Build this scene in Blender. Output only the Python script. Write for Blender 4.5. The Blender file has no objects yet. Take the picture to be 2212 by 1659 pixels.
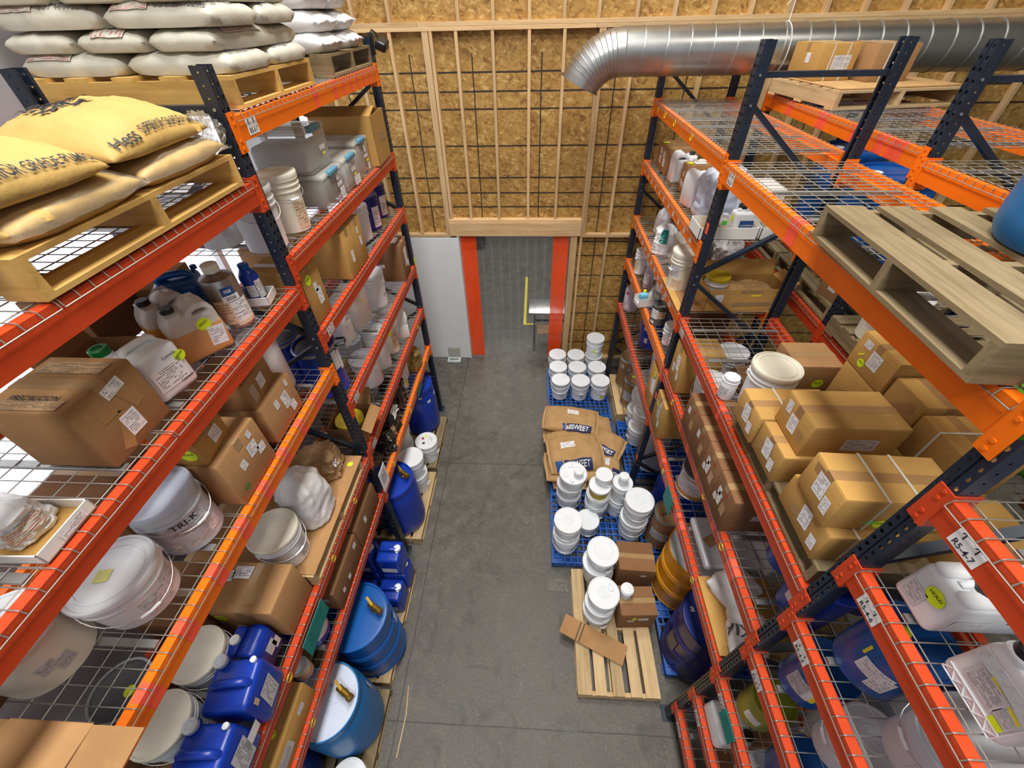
import bpy, bmesh, math, random
from mathutils import Vector, Matrix, noise
random.seed(7)
PI = math.pi
SC = bpy.context.scene
COL = SC.collection

# ------------------------------------------------------------------ camera
cam_d = bpy.data.cameras.new('camera')
cam_d.sensor_width = 36.0
cam_d.lens = 14.36
cam_d.clip_start = 0.05
cam = bpy.data.objects.new('camera', cam_d)
COL.objects.link(cam)
SC.camera = cam
YAW, PITCH, ROLL = 0.06447, 0.74409, 0.02504      # radians; pitch is downwards
cam.matrix_world = (Matrix.Translation((0, 0, 5.1)) @ Matrix.Rotation(YAW, 4, 'Z') @
                    Matrix.Rotation(PI / 2 - PITCH, 4, 'X') @ Matrix.Rotation(-ROLL, 4, 'Z'))

# ------------------------------------------------------------------ light and exposure
SC.view_settings.view_transform = 'Standard'
SC.view_settings.look = 'None'
SC.view_settings.gamma = 1.0
SC.view_settings.use_curve_mapping = False
SC.view_settings.exposure = -0.08
world = bpy.data.worlds.new('world')
SC.world = world
world.use_nodes = True
bg = world.node_tree.nodes['Background']
bg.inputs[0].default_value = (0.90, 0.95, 1.0, 1)
bg.inputs[1].default_value = 0.58

def area(name, loc, sx, sy, power, col=(1, 1, 1), rot=(0, 0, 0)):
    l = bpy.data.lights.new(name, 'AREA')
    l.shape = 'RECTANGLE'; l.size = sx; l.size_y = sy
    l.energy = power; l.color = col
    o = bpy.data.objects.new(name, l); COL.objects.link(o)
    o.location = loc; o.rotation_euler = rot
    return o
for ly, lp in ((4.4, 360), (1.6, 380), (-2.2, 470)):
    area('aisle_light', (-0.1, ly, 10.6), 1.6, 1.6, lp, (1, .985, .945))
area('aisle_light', (4.6, 0.8, 10.6), 1.6, 1.6, 120, (1, .93, .82))
area('far_room_light', (-0.2, 10.2, 5.6), 2.6, 2.6, 230, (1, .97, .93))

# ------------------------------------------------------------------ materials
MATS = {}
def nmat(name):
    m = bpy.data.materials.new(name); m.use_nodes = True
    nt = m.node_tree
    return m, nt, nt.nodes['Principled BSDF']
def node(nt, t, **k):
    n = nt.nodes.new(t)
    for a, v in k.items(): setattr(n, a, v)
    return n
def link(nt, a, b): nt.links.new(a, b)
def coords(nt, kind='Object', scale=(1, 1, 1), rot=(0, 0, 0)):
    tc = node(nt, 'ShaderNodeTexCoord'); mp = node(nt, 'ShaderNodeMapping')
    mp.inputs['Scale'].default_value = scale; mp.inputs['Rotation'].default_value = rot
    link(nt, tc.outputs[kind], mp.inputs[0]); return mp.outputs[0]
def ramp(nt, fac, stops):
    r = node(nt, 'ShaderNodeValToRGB'); e = r.color_ramp.elements
    while len(e) < len(stops): e.new(0.5)
    for el, (p, c) in zip(e, stops): el.position = p; el.color = (*c, 1)
    link(nt, fac, r.inputs[0]); return r.outputs[0]
def mathn(nt, op, a, b=None, c=None):
    n = node(nt, 'ShaderNodeMath', operation=op)
    for i, v in enumerate((a, b, c)):
        if v is None: continue
        if isinstance(v, (int, float)): n.inputs[i].default_value = v
        else: link(nt, v, n.inputs[i])
    return n.outputs[0]
def mixc(nt, fac, a, b, mode='MIX'):
    n = node(nt, 'ShaderNodeMix', data_type='RGBA', blend_type=mode)
    for s, v in ((n.inputs[0], fac), (n.inputs[6], a), (n.inputs[7], b)):
        if isinstance(v, (int, float)): s.default_value = v
        elif isinstance(v, tuple): s.default_value = (*v, 1)
        else: link(nt, v, s)
    return n.outputs[2]
def noise_t(nt, vec, scale, detail=4, rough=.55, dist=0):
    n = node(nt, 'ShaderNodeTexNoise'); link(nt, vec, n.inputs['Vector'])
    n.inputs['Scale'].default_value = scale; n.inputs['Detail'].default_value = detail
    n.inputs['Roughness'].default_value = rough; n.inputs['Distortion'].default_value = dist
    return n.outputs['Fac']
def bump(nt, bs, h, strength=.3, dist=.01):
    b = node(nt, 'ShaderNodeBump'); b.inputs['Strength'].default_value = strength
    b.inputs['Distance'].default_value = dist
    link(nt, h, b.inputs['Height']); link(nt, b.outputs[0], bs.inputs['Normal'])
def lines(nt, v, vals, hw):
    out = None
    for q in vals:
        m = mathn(nt, 'LESS_THAN', mathn(nt, 'ABSOLUTE', mathn(nt, 'SUBTRACT', v, q)), hw)
        out = m if out is None else mathn(nt, 'MAXIMUM', out, m)
    return out

def plain(name, col, rough=.5, metal=0.0, var=.12, scale=9, bmp=0, spec=.5, vary=False, sub=0):
    """one colour with a soft mottling; 'vary' shifts the tone a little from thing to thing"""
    m, nt, bs = nmat(name)
    v = coords(nt)
    n = noise_t(nt, v, scale, 5)
    lo = tuple(c * (1 - var) for c in col); hi = tuple(min(1, c * (1 + var)) for c in col)
    c = ramp(nt, n, [(.3, lo), (.7, hi)])
    if vary:
        oi = node(nt, 'ShaderNodeObjectInfo')
        f = mathn(nt, 'MULTIPLY_ADD', oi.outputs['Random'], .3, .85)
        hs = node(nt, 'ShaderNodeHueSaturation'); link(nt, c, hs.inputs['Color']); link(nt, f, hs.inputs['Value'])
        c = hs.outputs[0]
    link(nt, c, bs.inputs['Base Color'])
    bs.inputs['Roughness'].default_value = rough; bs.inputs['Metallic'].default_value = metal
    bs.inputs['Specular IOR Level'].default_value = spec
    if sub:
        bs.inputs['Subsurface Weight'].default_value = sub; bs.inputs['Subsurface Radius'].default_value = (.03, .03, .03)
    if bmp: bump(nt, bs, noise_t(nt, v, scale * 6, 4), bmp, .004)
    if name.startswith('cardboard'):      # rubbed pale patches and faint flute lines
        st = noise_t(nt, coords(nt, 'Object', (3, 3, 90)), 1.0, 3)
        ru = noise_t(nt, coords(nt, 'Object', (1, 1, 1)), 13, 5, .7)
        c2 = mixc(nt, mathn(nt, 'MULTIPLY', ramp(nt, ru, [(.56, (0, 0, 0)), (.74, (1, 1, 1))]), .35), c, tuple(min(1, q * 1.5) for q in col))
        c2 = mixc(nt, mathn(nt, 'MULTIPLY', ramp(nt, st, [(.45, (0, 0, 0)), (.65, (1, 1, 1))]), .16), c2, tuple(q * .6 for q in col))
        link(nt, c2, bs.inputs['Base Color'])
    MATS[name] = m; return m
plain('orange_paint', (.54, .058, .014), .42, var=.10, scale=5, spec=.3)
plain('orange_bright', (.86, .165, .006), .40, var=.06, scale=5, spec=.3)
plain('navy_paint', (.012, .020, .036), .38, var=.25, scale=7)
plain('galv_wire', (.40, .39, .35), .45, .7, .1)
plain('galv', (.42, .43, .42), .38, .8, .12, 6)
plain('steel', (.44, .44, .43), .33, .95, .10, 5)
plain('white_plastic', (.77, .80, .83), .38, var=.03, scale=4)
plain('cream_plastic', (.78, .75, .62), .42, var=.05, scale=6)
plain('grey_plastic', (.53, .575, .63), .45, var=.05)
plain('cloudy_plastic', (.66, .64, .60), .35, var=.04, sub=.3)
plain('blue_plastic', (.006, .040, .37), .30, var=.10, scale=3)
plain('deep_blue', (.008, .026, .19), .32, var=.12, scale=3)
plain('royal_blue', (.004, .085, .34), .30, var=.12, scale=4)
plain('sky_blue', (.006, .15, .42), .40, var=.08, scale=3)
plain('pale_blue', (.56, .63, .78), .34, var=.05, scale=4)
plain('pallet_blue', (.010, .085, .36), .5, var=.15, scale=5)
plain('indigo', (.012, .010, .09), .25, var=.15, scale=4)
plain('yellow_plastic', (.86, .66, .02), .4, var=.06)
plain('mustard', (.50, .36, .01), .4, var=.08)
plain('drum_yellow', (.66, .27, .006), .36, var=.12, scale=4)
plain('olive', (.22, .27, .015), .4, var=.1)
plain('green_plastic', (.004, .20, .04), .4)
plain('lime_bin', (.10, .42, .02), .5)
plain('teal', (.005, .22, .19), .6, var=.06)
plain('black_plastic', (.012, .012, .014), .35, var=.2)
plain('dark_grey', (.085, .085, .09), .45, var=.15)
plain('brass', (.32, .20, .035), .38, .85, .2, 18)
plain('latch_blue', (.09, .25, .36), .5, var=.06)
plain('amber', (.58, .30, .11), .30, var=.10, scale=6)
plain('amber_dark', (.50, .235, .035), .30, var=.10, scale=6)
plain('lavender', (.50, .44, .52), .35, var=.08)
plain('lavender_bag', (.50, .56, .68), .5, var=.06, scale=5, bmp=.15)
plain('cardboard', (.37, .205, .088), .85, var=.07, scale=5, bmp=.06, spec=.2, vary=True)
plain('cardboard_tan', (.47, .27, .080), .85, var=.06, scale=4, bmp=.06, spec=.2, vary=True)
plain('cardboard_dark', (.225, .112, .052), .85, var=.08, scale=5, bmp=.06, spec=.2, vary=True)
plain('board_white', (.72, .72, .69), .7, var=.04, spec=.3)
plain('kraft', (.45, .27, .115), .78, var=.14, scale=6, bmp=.6, spec=.25)
plain('kraft_dark', (.33, .195, .095), .72, var=.16, scale=7, bmp=.3, spec=.3)
plain('pumice_paper', (.56, .365, .115), .62, var=.10, scale=5, bmp=.6, spec=.3)
plain('white_sack', (.54, .52, .44), .55, var=.09, scale=8, bmp=.35, spec=.35)
plain('white_bag', (.74, .74, .74), .5, var=.06, scale=7, bmp=.7)
plain('note', (.70, .70, .22), .6, var=.04)
plain('black_film', (.02, .017, .013), .22, var=.3, scale=9, bmp=.3)
plain('bronze_film', (.30, .20, .06), .28, .4, .25, 9, .3)
plain('paper', (.80, .80, .80), .7, var=.03)
plain('fluor_tape', (.95, .10, .045), .55, var=.06)
plain('lime', (.68, .90, .015), .6, var=.04)
plain('green_tag', (.05, .75, .06), .6, var=.04)
plain('yellow_tag', (.85, .72, .03), .6, var=.05)
plain('ink', (.012, .016, .024), .6, var=.2)
plain('ink_navy', (.02, .022, .085), .6, var=.1)
plain('ink_red', (.50, .03, .035), .6, var=.15)
plain('ink_white', (.82, .82, .80), .6)
plain('tape_brown', (.36, .205, .085), .25, var=.08)
plain('tape_clear', (.37, .235, .11), .2, var=.06)
plain('strap', (.66, .62, .52), .4, var=.05)
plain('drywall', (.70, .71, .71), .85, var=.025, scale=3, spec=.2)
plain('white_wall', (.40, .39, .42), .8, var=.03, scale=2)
plain('ceiling_dark', (.13, .115, .09), .9)
plain('grey_curb', (.50, .54, .54), .5, var=.06)
plain('silver_foil', (.55, .58, .63), .42, .3, .12, 6)
plain('door_dark', (.02, .02, .022), .5)
plain('label_blue', (.012, .075, .25), .5)
plain('label_cream', (.70, .56, .40), .6)
plain('mask_blue', (.16, .50, .72), .7)
plain('red_dot', (.45, .02, .02), .6)

def wood(name, c0, c1, c2, sc=1.0, axis=0, dirt=.25):
    m, nt, bs = nmat(name)
    s = [26, 26, 26]; s[axis] = 1.6
    v = coords(nt, 'Object', tuple(q * sc for q in s))
    oi = node(nt, 'ShaderNodeObjectInfo')
    va = node(nt, 'ShaderNodeVectorMath', operation='ADD')
    link(nt, v, va.inputs[0])
    cx = node(nt, 'ShaderNodeCombineXYZ')
    r = mathn(nt, 'MULTIPLY', oi.outputs['Random'], 41.0)
    for i in range(3): link(nt, r, cx.inputs[i])
    link(nt, cx.outputs[0], va.inputs[1])
    n = noise_t(nt, va.outputs[0], 1.0, 6, .6, .6)
    col = ramp(nt, n, [(.25, c0), (.5, c1), (.8, c2)])
    big = noise_t(nt, coords(nt, 'Object', (3, 3, 3)), 1.0, 3)
    col = mixc(nt, mathn(nt, 'MULTIPLY', ramp(nt, big, [(.45, (0, 0, 0)), (.75, (1, 1, 1))]), dirt), col, tuple(q * .5 for q in c0))
    f = mathn(nt, 'MULTIPLY_ADD', oi.outputs['Random'], .34, .83)
    hs = node(nt, 'ShaderNodeHueSaturation'); link(nt, col, hs.inputs['Color']); link(nt, f, hs.inputs['Value'])
    link(nt, hs.outputs[0], bs.inputs['Base Color'])
    bs.inputs['Roughness'].default_value = .75
    bump(nt, bs, n, .25, .004)
    MATS[name] = m; return m
for ax in (0, 1, 2):
    wood('pine_%s' % 'xyz'[ax], (.46, .27, .11), (.60, .40, .20), (.68, .49, .28), 1, ax, .1)
    wood('pallet_%s' % 'xyz'[ax], (.40, .26, .12), (.58, .41, .21), (.66, .50, .29), 1, ax, .25)
    wood('golden_%s' % 'xyz'[ax], (.45, .245, .055), (.66, .40, .11), (.74, .49, .16), 1, ax, .3)
    wood('grey_wood_%s' % 'xyz'[ax], (.15, .105, .048), (.25, .185, .095), (.33, .26, .145), 1, ax, .35)

def osb():
    m, nt, bs = nmat('osb')
    tc = node(nt, 'ShaderNodeTexCoord')
    def flakes(rot, sx, sz, sc):
        mr = node(nt, 'ShaderNodeMapping'); mr.inputs['Rotation'].default_value = (0, rot, 0)
        mp = node(nt, 'ShaderNodeMapping'); mp.inputs['Scale'].default_value = (sx, 1, sz)
        link(nt, tc.outputs['Object'], mr.inputs[0]); link(nt, mr.outputs[0], mp.inputs[0])
        w = node(nt, 'ShaderNodeTexNoise'); link(nt, mp.outputs[0], w.inputs['Vector']); w.inputs['Scale'].default_value = 1.2
        ad = mixc(nt, .35, mp.outputs[0], w.outputs['Color'], 'ADD')
        vo = node(nt, 'ShaderNodeTexVoronoi'); link(nt, ad, vo.inputs['Vector']); vo.inputs['Scale'].default_value = sc
        sp = node(nt, 'ShaderNodeSeparateColor'); link(nt, vo.outputs['Color'], sp.inputs[0])
        return sp.outputs[0], vo.outputs['Distance']
    a, da = flakes(.5, 34, 10, 1.0); b, db = flakes(-.8, 34, 10, 1.0); c, dc = flakes(1.35, 36, 11, 1.2)
    mask = noise_t(nt, coords(nt, 'Object', (14, 14, 14)), 1.0, 2)
    k1 = mathn(nt, 'GREATER_THAN', mask, .5)
    f = mathn(nt, 'ADD', mathn(nt, 'MULTIPLY', a, k1), mathn(nt, 'MULTIPLY', b, mathn(nt, 'SUBTRACT', 1.0, k1)))
    f = mathn(nt, 'MULTIPLY_ADD', c, .45, mathn(nt, 'MULTIPLY', f, .6))
    col = ramp(nt, f, [(.06, (.14, .060, .012)), (.26, (.31, .158, .032)), (.52, (.40, .222, .050)), (.80, (.49, .295, .080)), (.98, (.66, .46, .18))])
    big = noise_t(nt, coords(nt, 'Object', (1.5, 1.5, 1.5)), 1.0, 3)
    col = mixc(nt, .25, col, ramp(nt, big, [(.3, (.22, .11, .028)), (.7, (.46, .27, .08))]))
    # the black guide lines printed on the panels
    sx = node(nt, 'ShaderNodeSeparateXYZ'); 
    wob = noise_t(nt, coords(nt, 'Object', (5, 5, 5)), 1.0, 2)
    link(nt, tc.outputs['Object'], sx.inputs[0])
    zz = mathn(nt, 'ADD', sx.outputs[2], mathn(nt, 'MULTIPLY', wob, .012))
    xx = mathn(nt, 'ADD', sx.outputs[0], mathn(nt, 'MULTIPLY', wob, .012))
    lz = lines(nt, zz, [.35, .62, 1.0, 1.35, 1.75, 2.10, 2.34, 2.88, 3.08, 3.29, 3.70, 4.13, 4.32, 4.52, 5.5, 5.9, 6.3], .0105)
    lx = lines(nt, xx, [-2.45, -1.58, -.80, .06, .98, 1.86, 2.7, 3.5, 4.3], .0085)
    lx = mathn(nt, 'MULTIPLY', lx, mathn(nt, 'LESS_THAN', sx.outputs[2], 4.7))
    ln = mathn(nt, 'MULTIPLY', mathn(nt, 'MAXIMUM', lz, lx), .93)
    col = mixc(nt, ln, col, (.012, .010, .010))
    link(nt, col, bs.inputs['Base Color'])
    bs.inputs['Roughness'].default_value = .62
    bump(nt, bs, f, .3, .004)
    MATS['osb'] = m
osb()

def concrete():
    m, nt, bs = nmat('concrete')
    v = coords(nt)
    n1 = noise_t(nt, v, 1.1, 8, .65, .4); n2 = noise_t(nt, v, 5.5, 12, .78, .3); n3 = noise_t(nt, v, 48, 6, .7)
    c = ramp(nt, n1, [(.32, (.048, .042, .034)), (.5, (.095, .085, .071)), (.68, (.165, .150, .128))])
    c2 = ramp(nt, n2, [(.36, (.026, .022, .019)), (.5, (.088, .079, .067)), (.64, (.19, .175, .15))])
    c = mixc(nt, .62, c, c2)
    c3 = ramp(nt, n3, [(.32, (.05, .045, .04)), (.5, (.12, .11, .097)), (.72, (.23, .215, .19))])
    c = mixc(nt, .34, c, c3)
    # dark oily blotches and pale scuffs
    b = noise_t(nt, coords(nt, 'Object', (1, 1, 1), (0, 0, .7)), 2.6, 6, .7, 1.0)
    c = mixc(nt, mathn(nt, 'MULTIPLY', ramp(nt, b, [(.54, (0, 0, 0)), (.68, (1, 1, 1))]), .65), c, (.040, .035, .030))
    s = noise_t(nt, coords(nt, 'Object', (3, 3, 3)), 9, 3, .6)
    c = mixc(nt, mathn(nt, 'MULTIPLY', ramp(nt, s, [(.65, (0, 0, 0)), (.72, (1, 1, 1))]), .5), c, (.30, .285, .26))
    sx = node(nt, 'ShaderNodeSeparateXYZ'); link(nt, v, sx.inputs[0])
    wob = mathn(nt, 'MULTIPLY', noise_t(nt, v, 1.5, 3), .03)
    j = mathn(nt, 'MAXIMUM', lines(nt, mathn(nt, 'ADD', sx.outputs[0], wob), [-1.23], .006),
              lines(nt, mathn(nt, 'ADD', sx.outputs[1], wob), [.66, 3.74, 7.3, 10.6], .006))
    c = mixc(nt, mathn(nt, 'MULTIPLY', j, .8), c, (.035, .03, .027))
    link(nt, c, bs.inputs['Base Color'])
    link(nt, ramp(nt, n2, [(.3, (.42, .42, .42)), (.7, (.68, .68, .68))]), bs.inputs['Roughness'])
    bump(nt, bs, n3, .12, .003)
    MATS['concrete'] = m
concrete()

def film(name, col, alpha, rough=.12, fc=0.0, bp=0):
    m, nt, bs = nmat(name)
    out = nt.nodes['Material Output']
    tr = node(nt, 'ShaderNodeBsdfTransparent'); mx = node(nt, 'ShaderNodeMixShader')
    tr.inputs[0].default_value = (1, 1, 1, 1)
    n = noise_t(nt, coords(nt), 7, 3)
    lw = node(nt, 'ShaderNodeFresnel'); lw.inputs[0].default_value = 1.5
    f = mathn(nt, 'ADD', mathn(nt, 'MULTIPLY_ADD', n, alpha * .4, alpha * .8), mathn(nt, 'MULTIPLY', lw.outputs[0], fc * 1.6))
    cl = node(nt, 'ShaderNodeClamp'); link(nt, f, cl.inputs[0]); link(nt, cl.outputs[0], mx.inputs[0])
    if bp: bump(nt, bs, noise_t(nt, coords(nt), 38, 4), bp, .01)
    link(nt, tr.outputs[0], mx.inputs[1]); link(nt, bs.outputs[0], mx.inputs[2]); link(nt, mx.outputs[0], out.inputs[0])
    bs.inputs['Base Color'].default_value = (*col, 1); bs.inputs['Roughness'].default_value = rough
    MATS[name] = m
film('clear_film', (.72, .66, .52), .10, .10, .32, .5)
film('strip_clear', (.55, .56, .57), .09, .15)
film('strip_orange', (.95, .085, .012), .88, .25)
film('tote_clear', (.62, .61, .55), .40, .3, .15)
film('jug_clear', (.74, .71, .66), .70, .28)
film('bubble_wrap', (.60, .58, .62), .55, .2)

def printed(name, base, ink, rows, dens, mx=.08):
    """paper with rows of small illegible print, laid out over the label's own UV square"""
    m, nt, bs = nmat(name)
    tc = node(nt, 'ShaderNodeTexCoord'); sp = node(nt, 'ShaderNodeSeparateXYZ'); link(nt, tc.outputs['UV'], sp.inputs[0])
    oi = node(nt, 'ShaderNodeObjectInfo')
    u, v = sp.outputs[0], sp.outputs[1]
    rv = mathn(nt, 'MULTIPLY', v, float(rows))
    fr = mathn(nt, 'FRACT', rv); row = mathn(nt, 'FLOOR', rv)
    band = mathn(nt, 'MULTIPLY', mathn(nt, 'GREATER_THAN', fr, .3), mathn(nt, 'LESS_THAN', fr, .78))
    cb = node(nt, 'ShaderNodeCombineXYZ')
    link(nt, mathn(nt, 'MULTIPLY', u, 26.0), cb.inputs[0]); link(nt, mathn(nt, 'MULTIPLY', row, 3.7), cb.inputs[1])
    link(nt, mathn(nt, 'MULTIPLY', oi.outputs['Random'], 50.0), cb.inputs[2])
    n = noise_t(nt, cb.outputs[0], 1.0, 2)
    cb2 = node(nt, 'ShaderNodeCombineXYZ')
    link(nt, mathn(nt, 'MULTIPLY', u, 2.2), cb2.inputs[0]); link(nt, mathn(nt, 'MULTIPLY', row, .9), cb2.inputs[1])
    link(nt, mathn(nt, 'MULTIPLY', oi.outputs['Random'], 31.0), cb2.inputs[2])
    n2 = noise_t(nt, cb2.outputs[0], 1.0, 1)
    t = mathn(nt, 'MULTIPLY', mathn(nt, 'GREATER_THAN', n, 1 - dens), mathn(nt, 'GREATER_THAN', n2, .45))
    t = mathn(nt, 'MULTIPLY', t, band)
    for c in (u, v):
        t = mathn(nt, 'MULTIPLY', t, mathn(nt, 'GREATER_THAN', c, mx)); t = mathn(nt, 'MULTIPLY', t, mathn(nt, 'LESS_THAN', c, 1 - mx))
    link(nt, mixc(nt, mathn(nt, 'MULTIPLY', t, .8), base, ink), bs.inputs['Base Color'])
    bs.inputs['Roughness'].default_value = .6
    MATS[name] = m
printed('label', (.80, .80, .81), (.05, .05, .07), 11, .56)
printed('label_big', (.78, .78, .78), (.04, .04, .05), 6, .58)
printed('label_grey', (.58, .58, .60), (.06, .06, .08), 14, .58)
printed('label_form', (.72, .55, .38), (.16, .08, .05), 9, .55)
printed('print_kraft', (.40, .255, .125), (.07, .045, .03), 8, .58, .02)
printed('teal_print', (.005, .22, .19), (.002, .05, .045), 8, .56)
printed('sack_print', (.54, .52, .44), (.42, .05, .06), 7, .56, .03)
printed('sack_black', (.54, .52, .44), (.10, .10, .10), 5, .58, .03)

# ------------------------------------------------------------------ mesh helpers
class MB:
    def __init__(s): s.v = []; s.f = []; s.uv = {}
    def add(s, vs, fs):
        o = len(s.v); s.v += [tuple(q) for q in vs]; s.f += [tuple(i + o for i in f) for f in fs]
    def box(s, x0, x1, y0, y1, z0, z1):
        s.add([(x0, y0, z0), (x1, y0, z0), (x1, y1, z0), (x0, y1, z0), (x0, y0, z1), (x1, y0, z1), (x1, y1, z1), (x0, y1, z1)],
              [(0, 3, 2, 1), (4, 5, 6, 7), (0, 1, 5, 4), (1, 2, 6, 5), (2, 3, 7, 6), (3, 0, 4, 7)])
    def bar(s, a, b, w, h, up=(0, 0, 1)):
        a = Vector(a); b = Vector(b); d = (b - a).normalized(); u = Vector(up)
        l = d.cross(u).normalized(); u = l.cross(d)
        vs = []
        for p in (a, b):
            for i, j in ((-1, -1), (1, -1), (1, 1), (-1, 1)): vs.append(p + l * (i * w / 2) + u * (j * h / 2))
        s.add(vs, [(0, 1, 2, 3), (7, 6, 5, 4), (0, 4, 5, 1), (1, 5, 6, 2), (2, 6, 7, 3), (3, 7, 4, 0)])
    def tube(s, pts, r, n=6, closed=False):
        pts = [Vector(p) for p in pts]; m = len(pts); vs = []
        prev = None
        for i, p in enumerate(pts):
            if closed: d = (pts[(i + 1) % m] - pts[i - 1])
            else: d = pts[min(i + 1, m - 1)] - pts[max(i - 1, 0)]
            d = d.normalized()
            if prev is None:
                u = d.orthogonal().normalized()
            else:
                u = prev - d * prev.dot(d)
                u = u.normalized() if u.length > 1e-6 else d.orthogonal().normalized()
            prev = u; l = d.cross(u)
            rr = r[i] if isinstance(r, (list, tuple)) else r
            for k in range(n):
                a = 2 * PI * (k + .5) / n
                vs.append(p + u * (rr * math.cos(a)) + l * (rr * math.sin(a)))
        fs = []
        for i in range(m if closed else m - 1):
            j = (i + 1) % m
            for k in range(n):
                fs.append((i * n + k, i * n + (k + 1) % n, j * n + (k + 1) % n, j * n + k))
        if not closed:
            fs.append(tuple(range(n))[::-1]); fs.append(tuple(range((m - 1) * n, m * n)))
        s.add(vs, fs)
    def lathe(s, prof, n=40, c=(0, 0)):
        vs = []; fs = []; rings = []
        for r, z in prof:
            if r < 1e-6: rings.append([len(vs)]); vs.append((c[0], c[1], z))
            else:
                rings.append(list(range(len(vs), len(vs) + n)))
                for k in range(n): vs.append((c[0] + r * math.cos(2 * PI * k / n), c[1] + r * math.sin(2 * PI * k / n), z))
        for a, b in zip(rings, rings[1:]):
            for k in range(n):
                k2 = (k + 1) % n
                if len(a) == 1 and len(b) == 1: continue
                if len(a) == 1: fs.append((a[0], b[k2], b[k])[::-1])
                elif len(b) == 1: fs.append((a[k], a[k2], b[0]))
                else: fs.append((a[k], a[k2], b[k2], b[k]))
        s.add(vs, fs)
    def mesh(s, name, mat, smooth=False):
        me = bpy.data.meshes.new(name)
        me.from_pydata(s.v, [], s.f)
        me.materials.append(MATS[mat]); 
        if smooth:
            me.polygons.foreach_set('use_smooth', [True] * len(me.polygons))
            try: me.set_sharp_from_angle(angle=math.radians(38))
            except Exception: pass
        me.update(); return me
    def build(s, name, mat, parent=None, smooth=False, loc=(0, 0, 0), rot=(0, 0, 0)):
        return obj(name, s.mesh(name, mat, smooth), parent, loc, rot)

def obj(name, me, parent=None, loc=(0, 0, 0), rot=(0, 0, 0)):
    o = bpy.data.objects.new(name, me); COL.objects.link(o)
    o.location = loc; o.rotation_euler = rot
    if parent is not None: o.parent = parent
    return o
def tag(o, label, cat, group=None):
    o['label'] = label; o['category'] = cat
    if group: o['group'] = group
    return o
def thing(name, label, cat, loc, rz=0.0, group=None, tilt=(0, 0)):
    o = bpy.data.objects.new(name, None); COL.objects.link(o)
    o.empty_display_size = .05
    o.location = loc; o.rotation_euler = (tilt[0], tilt[1], rz)
    return tag(o, label, cat, group)
def struct(name, mb, mat, smooth=False):
    o = mb.build(name, mat, None, smooth); o['kind'] = 'structure'; return o
CACHE = {}
def cached(key, fn):
    if key not in CACHE: CACHE[key] = fn()
    return CACHE[key]
def rbox_mesh(w, d, h, bev, mat, seg=3, taper=1.0, z0=0.0, name='body'):
    """rounded block standing on z0; taper widens the top"""
    bm = bmesh.new(); bmesh.ops.create_cube(bm, size=1)
    for v in bm.verts:
        t = taper if v.co.z > 0 else 1.0
        v.co = Vector((v.co.x * w * t, v.co.y * d * t, (v.co.z + .5) * h + z0))
    bmesh.ops.bevel(bm, geom=bm.edges[:], offset=bev, segments=seg, profile=.5, affect='EDGES')
    me = bpy.data.meshes.new(name); bm.to_mesh(me); bm.free()
    me.materials.append(MATS[mat])
    me.polygons.foreach_set('use_smooth', [True] * len(me.polygons))
    try: me.set_sharp_from_angle(angle=math.radians(50))
    except Exception: pass
    return me
def outline_mesh(outer, holes, thick, bev, mat, name='body'):
    """a flat outline in the local x-z plane with holes, given thickness along y and rounded edges"""
    cu = bpy.data.curves.new('outline', 'CURVE'); cu.dimensions = '2D'; cu.fill_mode = 'BOTH'
    cu.extrude = max(thick / 2 - bev, .001); cu.bevel_depth = bev; cu.bevel_resolution = 2; cu.offset = -bev
    for k, loop in enumerate([outer] + holes):
        sp = cu.splines.new('POLY'); sp.points.add(len(loop) - 1); sp.use_cyclic_u = True
        for q, (a, b) in zip(sp.points, loop): q.co = (a, b, 0, 1)
    o = bpy.data.objects.new('outline', cu); COL.objects.link(o)
    me = bpy.data.meshes.new_from_object(o); bpy.data.objects.remove(o); bpy.data.curves.remove(cu)
    me.transform(Matrix.Rotation(PI / 2, 4, 'X'))
    me.name = name
    me.materials.clear(); me.materials.append(MATS[mat])
    me.polygons.foreach_set('use_smooth', [True] * len(me.polygons))
    try: me.set_sharp_from_angle(angle=math.radians(45))
    except Exception: pass
    return me
def text_geo(s):
    def f():
        cu = bpy.data.curves.new('t', 'FONT'); cu.body = s; cu.size = 1.0; cu.align_x = 'CENTER'; cu.align_y = 'CENTER'
        cu.resolution_u = 3; cu.offset = .012
        o = bpy.data.objects.new('t', cu); COL.objects.link(o)
        me = bpy.data.meshes.new_from_object(o); bpy.data.objects.remove(o); bpy.data.curves.remove(cu)
        bm = bmesh.new(); bm.from_mesh(me)
        x0 = min(v.co.x for v in bm.verts); x1 = max(v.co.x for v in bm.verts)
        cuts = [((0, q, 0), (0, 1, 0)) for q in (-.2, 0, .2, .4)] + ([((x0 + .3 * i, 0, 0), (1, 0, 0)) for i in range(1, int((x1 - x0) / .3) + 1)])
        for co, no in cuts: bmesh.ops.bisect_plane(bm, geom=bm.verts[:] + bm.edges[:] + bm.faces[:], plane_co=co, plane_no=no)
        bmesh.ops.triangulate(bm, faces=bm.faces[:]); bm.to_mesh(me); bm.free()
        vs = [v.co.copy() for v in me.vertices]; fs = [tuple(p.vertices) for p in me.polygons]
        bpy.data.meshes.remove(me)
        return vs, fs
    return cached(('txt', s), f)
def frame_of(n, up):
    n = Vector(n).normalized(); up = Vector(up); up = (up - n * up.dot(n)).normalized(); rt = up.cross(n)
    return rt, up, n
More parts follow.
